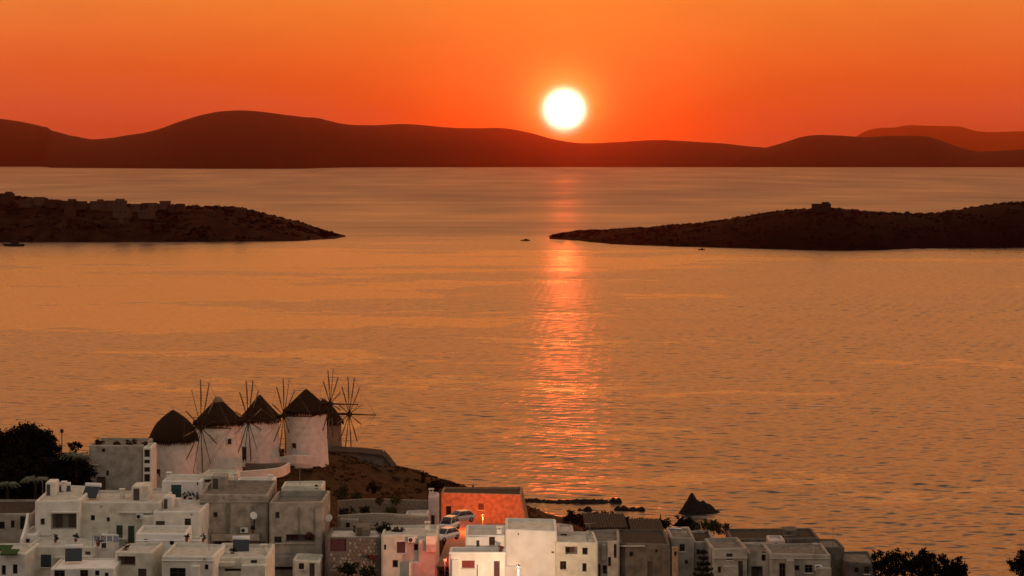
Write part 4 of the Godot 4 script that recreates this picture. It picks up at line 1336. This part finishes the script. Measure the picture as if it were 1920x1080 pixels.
func build_plants() -> void:
	# trees at the left
	for k in [["large round dark tree at the left edge, tallest of the left trees", 50, 882, 272, [[-2.6, 3.4, 2.0], [0.0, 4.5, 2.0], [2.1, 3.6, 1.8], [-0.8, 2.4, 2.4], [1.6, 1.6, 2.2], [0.3, 3.0, 2.2], [-2.4, 1.2, 2.0], [3.0, 1.6, 1.5]]],
		["dark tree cut by the left edge of the picture", -14, 890, 274, [[-1.5, 3.6, 2.0], [0.6, 4.2, 1.7], [0.2, 2.0, 2.0]]],
		["lower dark tree in front of the large round tree at the left", 34, 930, 262, [[-2.0, 2.4, 2.0], [0.3, 2.8, 2.1], [2.5, 2.2, 1.9], [0.0, 1.0, 2.0], [2.2, 0.6, 1.9], [-2.2, 0.8, 1.8]]],
		["dark tree between the left trees and the tall blank grey house", 128, 915, 264, [[-1.6, 2.6, 1.8], [0.4, 2.8, 1.9], [1.6, 1.6, 1.7], [-0.6, 1.0, 1.9], [-2.4, 1.0, 1.7], [1.4, 0.2, 1.6]]]]:
		var blobs := []
		for b in k[4]:
			blobs.append([Vector3(b[0], b[1], rng.randf_range(-0.8, 0.8)), b[2]])
		tree("tree", k[0], "tree", at(k[1], k[2], k[3]), blobs, 0.30, 40, M.leaf_dark, "dark trees at the left")
	bush("dark flat-topped bush beside the lamp post behind the palms", 136, 842, 272, 1.1, 4, "", "leaf_dark")
	bush("small dark bush between the large left tree and the lamp post", 104, 846, 271, 0.9, 3, "", "leaf_dark")
	palm("grey-green palm with drooping fronds beside the tall blank grey house", 143, 858, 263, 2.0)
	palm("low grey-green palm under the large dark tree", 66, 902, 257, 1.8)
	palm("low palm at the left edge, below the dark trees", 14, 912, 256, 1.5)
	for k in [[182, 0.75, "leftmost dark bush on the roof of the tall blank grey house"], [216, 0.6, "small low bush on the roof edge of the tall blank grey house, second from left"], [244, 0.7, "round bush on the roof of the tall blank grey house, near its right corner"], [274, 0.5, "small dark bush on top of the narrow stair tower"]]:
		bush(k[2], k[0], 836, 269.5, k[1] * 1.25, 3, "bushes on the roof edge", "dry", "roof_bush")
	# the four silhouettes on the crest
	cypress("small dark cypress on the crest of the hill, right of the stone shed", 793, 908, 308, 2.2, 0.5)
	cypress("tiny dark cypress near the left corner of the barn roof", 853, 922, 300, 1.5, 0.4)
	cypress("lone tiny cypress above the roof of the ochre barn", 887, 922, 299, 1.1, 0.35)
	cypress("lone dark cypress by the bright water right of the barn", 1010, 971, 330, 1.6, 0.55)
	bush("dark ragged scrub on the crest, just right of the small cypress", 820, 916, 306, 1.4, 5, "scrub on the crest", "leaf_dark")
	bush("dark ragged scrub on the crest, left of the barn roof", 846, 921, 302, 1.2, 5, "scrub on the crest", "leaf_dark")
	# garden on the terraces
	var spots := [[642, 937, 259.5, 0.9, "olive", "yellow-green bush at the left end of the top garden wall"], [668, 937, 259, 1.0, "olive", "wide yellow-green bush on the top garden terrace"], [712, 944, 255, 0.8, "dry", "brown bush in the middle of the top garden terrace"], [744, 942, 256, 0.9, "olive", "olive bush on the top garden terrace, right of the brown one"], [650, 966, 252, 0.9, "leaf", "dark bush at the left of the middle garden terrace"], [690, 964, 251.5, 1.0, "leaf", "dark spreading bush on the middle garden terrace"], [736, 966, 251.5, 1.0, "olive", "olive bush on the middle garden terrace"], [676, 1000, 243.5, 1.1, "leaf", "dark bush against the lowest garden wall"], [722, 1001, 243.5, 1.2, "leaf", "broad dark bush above the roof corner of the plain white house"], [750, 1002, 243.0, 0.9, "dry", "brown bush behind the plain white house roof"], [640, 925, 268, 1.3, "olive", "olive scrub on the brown slope above the garden"], [700, 922, 276, 1.2, "leaf_dark", "dark scrub patch high on the brown slope"]]
	for k in spots:
		bush(k[5], k[0], k[1], k[2], k[3], 4, "", k[4])
	# bougainvillea over the rubble house
	bush("dusky flowering creeper on the wall corner of the rubble house", 700, 1052, 239.4, 0.7, 4, "", "bloom", "flowering_creeper", 1.2)
	bush("red flowering plant on the deep balcony of the tall terrace house", 580, 1006, 243.2, 0.5, 3, "", "bloom", "flowering_plant", 1.0)
	bush("dark hedge in front of the alley wall at the bottom edge", 660, 1075, 237, 1.3, 5, "", "leaf")
	bush("second dark hedge at the bottom edge, right of the first", 694, 1082, 236, 1.2, 5, "", "leaf")
	for k in [[1072, 978, 310, 1.5, "dark ragged bush by the water, right of the ochre barn"], [1088, 979, 309, 1.2, "smaller dark bush by the water, right of the ragged one"], [1110, 988, 285, 1.8, "wide dark thicket left of the waterfront taverna roofs"], [1140, 986, 290, 1.9, "dark thicket behind the left waterfront taverna roof"], [1170, 989, 288, 1.6, "dark thicket behind the right end of the left taverna roof"], [1212, 990, 285, 1.3, "low dark thicket behind the right waterfront taverna roof"], [1240, 990, 285, 1.4, "dark thicket between the right taverna and the seaside mound"], [1284, 990, 285, 1.5, "rounded dark thicket on the shore below the big sea rock"]]:
		bush(k[4], k[0], k[1], k[2], k[3], 6, "", "leaf_dark", "thicket", 0.55)
	for k in [[1330, 993, 262, 1.3, "olive", "olive bush on the roofs left of the long dark-roofed building"], [1352, 998, 261, 1.1, "dry", "brown bush just left of the long dark-roofed building"], [1318, 1010, 252, 1.0, "olive", "olive bush behind the tip of the layered pine"]]:
		bush(k[5], k[0], k[1], k[2], k[3], 5, "", k[4])
	# layered pine
	var p := at(1319, 1100, 229)
	var t := thing("layered_pine", "dark pine with flat layered branches in front of the dusky houses", "tree", p)
	var st := begin(true)
	bar(st, Vector3(0, -1, 0), Vector3(0, 3.95, 0), 0.12, 0.03, 7)
	obj("trunk", st, M.bark, t)
	var blobs := []
	for l in 6:
		var y := 0.6 + l * 0.62
		var reach := 1.35 * (1.0 - l / 6.5)
		for k in 6:
			var a := TAU * k / 6 + l * 0.5
			for e in [0.35, 0.65, 0.95]:
				blobs.append([Vector3(cos(a) * reach * e, y + 0.10 * e, sin(a) * reach * e), 0.17])
	blobs.append([Vector3(0, 3.95, 0), 0.2])
	put("crown", leaves(blobs, 9, 0.10), M.leaf, t)
	# trees at the right
	for k in [["leftmost dark tree at the lower right corner", 1668, 1100, 226, [[-1.1, 2.9, 1.0], [0.5, 3.0, 1.1], [0.9, 1.8, 1.2], [-0.8, 1.6, 1.2]]],
		["broad dark tree at the lower right, between two others", 1724, 1102, 226, [[-1.2, 2.9, 1.1], [0.0, 3.2, 1.1], [1.2, 2.9, 1.1], [0.0, 1.8, 1.5], [1.2, 1.4, 1.2]]],
		["right-hand dark tree of the lower right group", 1786, 1102, 226, [[-0.9, 2.4, 1.1], [0.2, 2.6, 1.0], [0.9, 2.0, 1.1], [0.0, 1.2, 1.4], [-1.2, 1.2, 1.1]]],
		["dark tree cut by the lower right corner of the picture", 1916, 1100, 226, [[0.4, 3.1, 1.1], [-0.6, 2.0, 1.0], [0.9, 1.9, 1.3]]]]:
		blobs = []
		for b in k[4]:
			blobs.append([Vector3(b[0], b[1], rng.randf_range(-0.6, 0.6)), b[2]])
		tree("tree", k[0], "tree", at(k[1], k[2], k[3]), blobs, 0.23, 40, M.leaf_dark, "dark trees at the lower right")

func cypress(label: String, px: float, py: float, d: float, high: float, r: float) -> void:
	var t := thing("cypress", label, "tree", at(px, py, d) - Vector3(0, 0.2, 0))
	var blobs := []
	for k in 7:
		var q := k / 6.0
		blobs.append([Vector3(0, high * (0.12 + 0.8 * q), 0), r * (1.0 - 0.8 * q) * (0.9 if k == 0 else 1.0)])
	put("crown", leaves(blobs, 22, 0.12, 2.5), M.leaf_dark, t)
	var st := begin(true)
	bar(st, Vector3(0, -0.5, 0), Vector3(0, high * 0.95, 0), 0.07, 0.02, 5)
	obj("trunk", st, M.bark, t)

func palm(label: String, px: float, py: float, d: float, r: float) -> void:
	var t := thing("palm", label, "palm", at(px, py, d))
	var st := begin(true)
	bar(st, Vector3(0, -2.5, 0), Vector3(0.05, 0, 0), 0.22, 0.16, 8)
	obj("trunk", st, M.bark, t)
	for k in 18:
		var a := TAU * k / 18 + rng.randf_range(-0.2, 0.2)
		var lift := rng.randf_range(0.3, 1.4)
		var pts := []
		for e in 6:
			var q := e / 5.0
			pts.append(Vector3(cos(a) * r * q, lift * r * (q - q * q * 1.1) + 0.1, sin(a) * r * q))
		st = begin()
		for e in 5:
			bar(st, pts[e], pts[e + 1], 0.03, 0.025, 3)
			var side := Vector3(-sin(a), 0, cos(a))
			for j in 3:
				var q: Vector3 = pts[e].lerp(pts[e + 1], j / 3.0)
				for m in [-1, 1]:
					var tip: Vector3 = q + side * m * 0.42 * (1.1 - e * 0.14) + Vector3(cos(a) * 0.3, -0.16, sin(a) * 0.3)
					tri(st, q, q + Vector3(cos(a) * 0.09, 0.01, sin(a) * 0.09), tip)
		obj("frond", st, M.palm, t)

func build_small() -> void:
	# cars, boats, rocks
	car("silver car parked nearest the ochre barn", 862, 979, 268, 2.20, "car_silver", 1.0)
	car("white car with dark windows parked between the two others", 841, 994, 260, 2.75, "car_white", 1.15)
	car("white car parked nearest the viewer, at the top of the lane", 835, 1013, 251, 2.5, "car_white", 1.0)
	car("white car parked beside the right waterfront taverna roof", 1263, 1012, 250, 1.2, "car_white", 1.0)
	boat("dark motor yacht off the left headland", 25, 461.5, 15.5, true, PI / 2)
	boat("tiny dark fishing boat off the right headland", 1315, 468.5, 5.0, false, PI / 2 + 0.2)
	rock("big jagged sea rock with a pointed peak at its left", 1311, 961, Vector2(4.6, 2.8), [[-1.25, 0, 3.1, 1.7], [-1.2, 0, 2.6, 2.5], [-0.2, 0.1, 2.1, 2.2], [0.7, 0, 2.1, 2.0], [1.5, 0, 1.5, 2.0], [2.4, 0, 0.6, 1.8], [-2.8, 0, 0.4, 1.4]], 1.0)
	rock("long flat dark reef nearest the barn corner", 1012, 941, Vector2(4.2, 1.5), [[-1.9, 0, 0.5, 1.8], [-0.4, 0, 0.45, 1.8], [1.2, 0, 0.4, 1.8], [2.5, 0, 0.3, 1.4]], 2.0, "low reef rocks")
	rock("long low reef in the bright water, middle one of the far row", 1092, 942, Vector2(6.0, 1.6), [[-4.0, 0, 0.35, 1.6], [-2.6, 0, 0.45, 1.8], [-1.2, 0, 0.65, 2.0], [0.3, 0, 0.75, 2.0], [1.8, 0, 0.6, 1.9], [3.4, 0, 0.5, 1.9], [4.4, 0, 0.3, 1.4]], 3.0, "low reef rocks")
	rock("lumpy reef rock at the right end of the far row", 1154, 942, Vector2(1.6, 0.9), [[-0.4, 0, 0.8, 0.9], [0.5, 0, 0.9, 0.8]], 4.0, "low reef rocks")
	rock("small flat reef in the near row, left one", 1098, 957, Vector2(1.9, 0.6), [[0.3, 0, 0.5, 0.9], [-1.0, 0, 0.2, 0.8]], 5.0, "low reef rocks")
	rock("long flat reef in the near row, right one", 1180, 956, Vector2(3.4, 0.8), [[-2.2, 0, 0.5, 1.0], [-0.8, 0, 0.45, 1.2], [0.8, 0, 0.5, 1.2], [2.0, 0, 0.6, 1.0]], 6.0, "low reef rocks")
	rock("tiny islet rock between the two headlands", 985, 451.5, Vector2(4.5, 2.5), [[0, 0, 1.6, 2.5], [1.8, 0, 0.9, 2.0], [-2.0, 0, 0.8, 2.0]], 7.0)
	rock("dark mound of rocks on the near shore below the big sea rock", 1286, 990, Vector2(3.2, 1.6), [[-1.0, 0, 1.3, 1.5], [0.6, 0, 1.6, 1.6], [1.6, 0, 1.0, 1.2]], 8.0)
	# three added lamps that brighten barn, lane and white house, then the unlit post
	added_lamp("added lit lamp in the square before the ochre barn", 905, 966, 276, 190, Color(1.0, 0.39, 0.14))
	added_lamp("added lit lamp on the lane in front of the blank white house", 972, 1064, 222, 150, Color(1.0, 0.82, 0.66))
	added_lamp("added lit lamp on the red-lit lane left of the red shuttered window", 834, 1050, 233, 12, Color(1.0, 0.34, 0.22))
	dark_lamp("unlit round-headed lamp post between the left trees and the blank grey house", 116, 808, 273)
	# roof clutter
	dish("satellite dish on the wall of the big olive grey house", 475, 967, 245, 0.6)
	dish("satellite dish left of the tall terrace house alley", 617, 972, 246, -0.4)
	dish("satellite dish on the dusky roofs at the lower right", 1522, 1034, 245, 0.3)
	dish("second satellite dish at the lower right, beside the stepped gable", 1543, 1044, 243, -0.2)
	heater("solar water heater on the long white house roof", 118, 931, 248, 0.3)
	heater("solar water heater on the right wing roof, near the pipe", 172, 932, 246, -0.2)
	heater("solar water heater on the bright flat roof at the bottom left", 138, 1050, 226, 0.2)
	heater("solar water heater on the plain terrace house roof", 452, 1033, 232, 0.1)
	for k in [["air conditioner above the balcony of the big olive grey house", 458, 994, 245.5], ["air conditioner under the eaves of the plain white house", 772, 1012, 238.7], ["air conditioner on the wall of the right wing", 262, 968, 241], ["air conditioner on the grey house with three windows", 1535, 1064, 238.7]]:
		aircon(k[0], k[1], k[2], k[3])
	for k in [["dark potted plant beside the teal shuttered window", 346, 940, 260.5, 0.8, "leaf"], ["tall potted plant right of the teal shuttered window", 357, 940, 260.0, 1.0, "leaf"], ["potted plant at the right corner of the teal-shuttered house", 369, 941, 260.0, 0.8, "leaf"], ["potted plant left on the balcony of the long white house", 104, 1017, 235.5, 0.6, "leaf"], ["potted plant right on the balcony of the long white house", 142, 1016, 235.5, 0.7, "leaf"], ["bushy plant in a pot below the right wing's wall", 184, 1024, 232, 1.0, "dry"], ["potted plant on the balcony of the big olive grey house", 474, 1000, 243.5, 0.6, "leaf"], ["potted plant on the plain terrace house roof", 436, 1042, 230, 0.7, "leaf"], ["small potted plant on the stepped white house roof", 350, 1016, 231, 0.6, "leaf"], ["another potted plant on the stepped white house roof, right of the small one", 381, 1016, 231, 0.6, "leaf"], ["potted shrub on the roof of the little house with a dark recess", 236, 1036, 229, 0.9, "dry"], ["potted shrub by the red-lit balcony of the small pink-lit house", 938, 1037, 234, 0.7, "bloom"]]:
		pot_plant(k[0], k[1], k[2], k[3], k[4], k[5])
	for k in [["thin roof antenna on the long white house, left end", 80, 926, 250], ["thin roof antenna on the right wing, above the green door", 250, 938, 247], ["thin roof antenna on the big olive grey house", 440, 921, 252], ["thin roof antenna on the rear room of the tall terrace house", 562, 908, 254], ["thin roof antenna on the front white house", 392, 1038, 228], ["thin roof antenna on the brownish house", 1106, 1014, 239], ["thin roof antenna on the grey house with three windows", 1478, 1036, 243], ["thin roof antenna on the stepped dark gable house", 1562, 1022, 252]]:
		antenna(k[0], k[1], k[2], k[3])
	# awnings over the low house at the left edge
	for k in [["green striped awning at the left edge, upper one", -6, 22, 1026, 231], ["green striped awning at the left edge, lower one", 2, 34, 1034, 228.4]]:
		var s: float = k[4] / F
		var p := at((k[1] + k[2]) / 2.0, k[3], k[4])
		var t := thing("awning", k[0], "awning", p, 0.0, "green awnings")
		var w: float = (k[2] - k[1]) * s
		var st := begin()
		quad(st, Vector3(-w / 2, 0.1, -0.9), Vector3(w / 2, 0.1, -0.9), Vector3(w / 2, -0.15, 0.5), Vector3(-w / 2, -0.15, 0.5))
		box(st, Vector3(0, -0.24, 0.5), Vector3(w, 0.18, 0.03))
		obj("canvas", st, M.awning, t)
		st = begin()
		for e in [-1, 1]:
			bar(st, Vector3(e * w / 2, 0.08, -0.9), Vector3(e * w / 2, -0.18, 0.5), 0.025, 0.025, 4)
		obj("arm", st, M.metal, t)
	# washing on a line
	var t := thing("washing_line", "line of pale lilac washing on the terrace of the right wing", "washing", at(200, 1014, 234))
	var st := begin()
	bar(st, Vector3(-1.6, 0.6, 0), Vector3(1.6, 0.6, 0), 0.01, 0.01, 3)
	for e in [-1.6, 1.6]:
		bar(st, Vector3(e, -1.2, 0), Vector3(e, 0.62, 0), 0.03, 0.03, 4)
	obj("line", st, M.metal, t)
	for k in 4:
		st = begin()
		box(st, Vector3(-1.1 + k * 0.72, 0.26 - 0.05 * (k % 2), 0.0), Vector3(0.6, 0.62 + 0.1 * (k % 2), 0.03), 0.05)
		obj("cloth", st, M.cloth, t)
	# slender chimney tower in front of the dusky house
	house("slender ochre chimney tower with a dark cap before the dusky house", 1261, 1272, 1026, 236, 0.7, "ochre", [["hole", 1264, 1034, 1269, 1042]], {"turn": 0.0, "parapet": 0.1, "name": "chimney_tower", "category": "chimney", "roof": "roof_dark"})
	# house of the right headland and the small houses along the left one
	far_house("long dark flat-roofed house on top of the right headland", 1522, 1558, 383, 1470, "wet_rock", 9.0, true)
	far_house("tiny hut standing alone on the saddle of the right headland", 1697, 1703, 397, 1470, "wet_rock", 4.0, false)
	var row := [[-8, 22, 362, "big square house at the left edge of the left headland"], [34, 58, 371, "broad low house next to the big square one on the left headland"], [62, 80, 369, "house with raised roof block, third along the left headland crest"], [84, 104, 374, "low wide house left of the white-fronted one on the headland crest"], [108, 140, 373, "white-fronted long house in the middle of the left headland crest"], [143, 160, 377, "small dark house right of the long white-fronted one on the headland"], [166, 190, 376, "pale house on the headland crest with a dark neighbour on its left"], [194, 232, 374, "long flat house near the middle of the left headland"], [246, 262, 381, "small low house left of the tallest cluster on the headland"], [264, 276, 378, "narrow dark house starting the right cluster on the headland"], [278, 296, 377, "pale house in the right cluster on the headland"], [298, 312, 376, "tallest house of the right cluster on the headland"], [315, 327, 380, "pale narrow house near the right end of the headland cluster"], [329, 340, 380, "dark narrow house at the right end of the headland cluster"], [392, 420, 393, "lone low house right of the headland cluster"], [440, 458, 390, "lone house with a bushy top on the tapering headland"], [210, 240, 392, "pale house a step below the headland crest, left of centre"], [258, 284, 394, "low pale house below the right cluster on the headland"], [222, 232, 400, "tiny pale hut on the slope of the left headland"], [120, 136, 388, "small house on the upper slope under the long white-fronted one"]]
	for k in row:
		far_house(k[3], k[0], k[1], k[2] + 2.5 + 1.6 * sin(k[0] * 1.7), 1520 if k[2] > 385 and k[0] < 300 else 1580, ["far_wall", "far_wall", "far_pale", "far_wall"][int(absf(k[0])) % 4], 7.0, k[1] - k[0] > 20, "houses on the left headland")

func far_house(label: String, x0: float, x1: float, top: float, d: float, m: String, deep: float, two: bool, group := "") -> void:
	var s := d / F
	var w := (x1 - x0) * s
	var p := at((x0 + x1) / 2, top, d)
	var h := 6.0
	var t := thing("far_house", label, "house", p - Vector3(0, h, 0), rng.randf_range(-0.5, 0.5), group)
	var st := begin()
	var holes := []
	var n := maxi(1, int(w / 3.2))
	for k in n:
		var x := (k + 0.5) / n * w - w / 2
		holes.append([x - 0.45, h - 2.3, x + 0.45, h - 1.1, 0.25])
	facade(st, w, h, holes)
	for e in [-1, 1]:
		quad(st, Vector3(e * w / 2, 0, 0), Vector3(e * w / 2, h, 0), Vector3(e * w / 2, h, -deep), Vector3(e * w / 2, 0, -deep))
	quad(st, Vector3(-w / 2, 0, -deep), Vector3(-w / 2, h, -deep), Vector3(w / 2, h, -deep), Vector3(w / 2, 0, -deep))
	obj("wall", st, M[m], t)
	st = begin()
	box(st, Vector3(0, h + 0.1, -deep / 2), Vector3(w + 0.3, 0.2, deep + 0.3), 0.0, 0.05)
	if two:
		box(st, Vector3(w * 0.22, h + 0.85, -deep * 0.55), Vector3(w * 0.4, 1.3, deep * 0.5), 0.0, 0.05)
	obj("roof", st, M[m], t)
	for r in holes:
		st = begin()
		box(st, Vector3((r[0] + r[2]) / 2, (r[1] + r[3]) / 2, -0.22), Vector3(0.9, 1.2, 0.05))
		obj("window", st, M.glass, t)

func dark_lamp(label: String, px: float, py: float, d: float) -> void:
	var p := at(px, py, d)
	var t := thing("lamp_post", label, "street lamp", p - Vector3(0, 4.5, 0))
	var st := begin(true)
	bar(st, Vector3(0, -1, 0), Vector3(0, 4.3, 0), 0.09, 0.06, 8)
	obj("post", st, M.iron, t)
	st = begin(true)
	lathe(st, [Vector2(0.0, 4.2), Vector2(0.16, 4.25), Vector2(0.26, 4.5), Vector2(0.16, 4.75), Vector2(0.0, 4.8)], 14)
	obj("lamp_globe", st, M.iron, t)
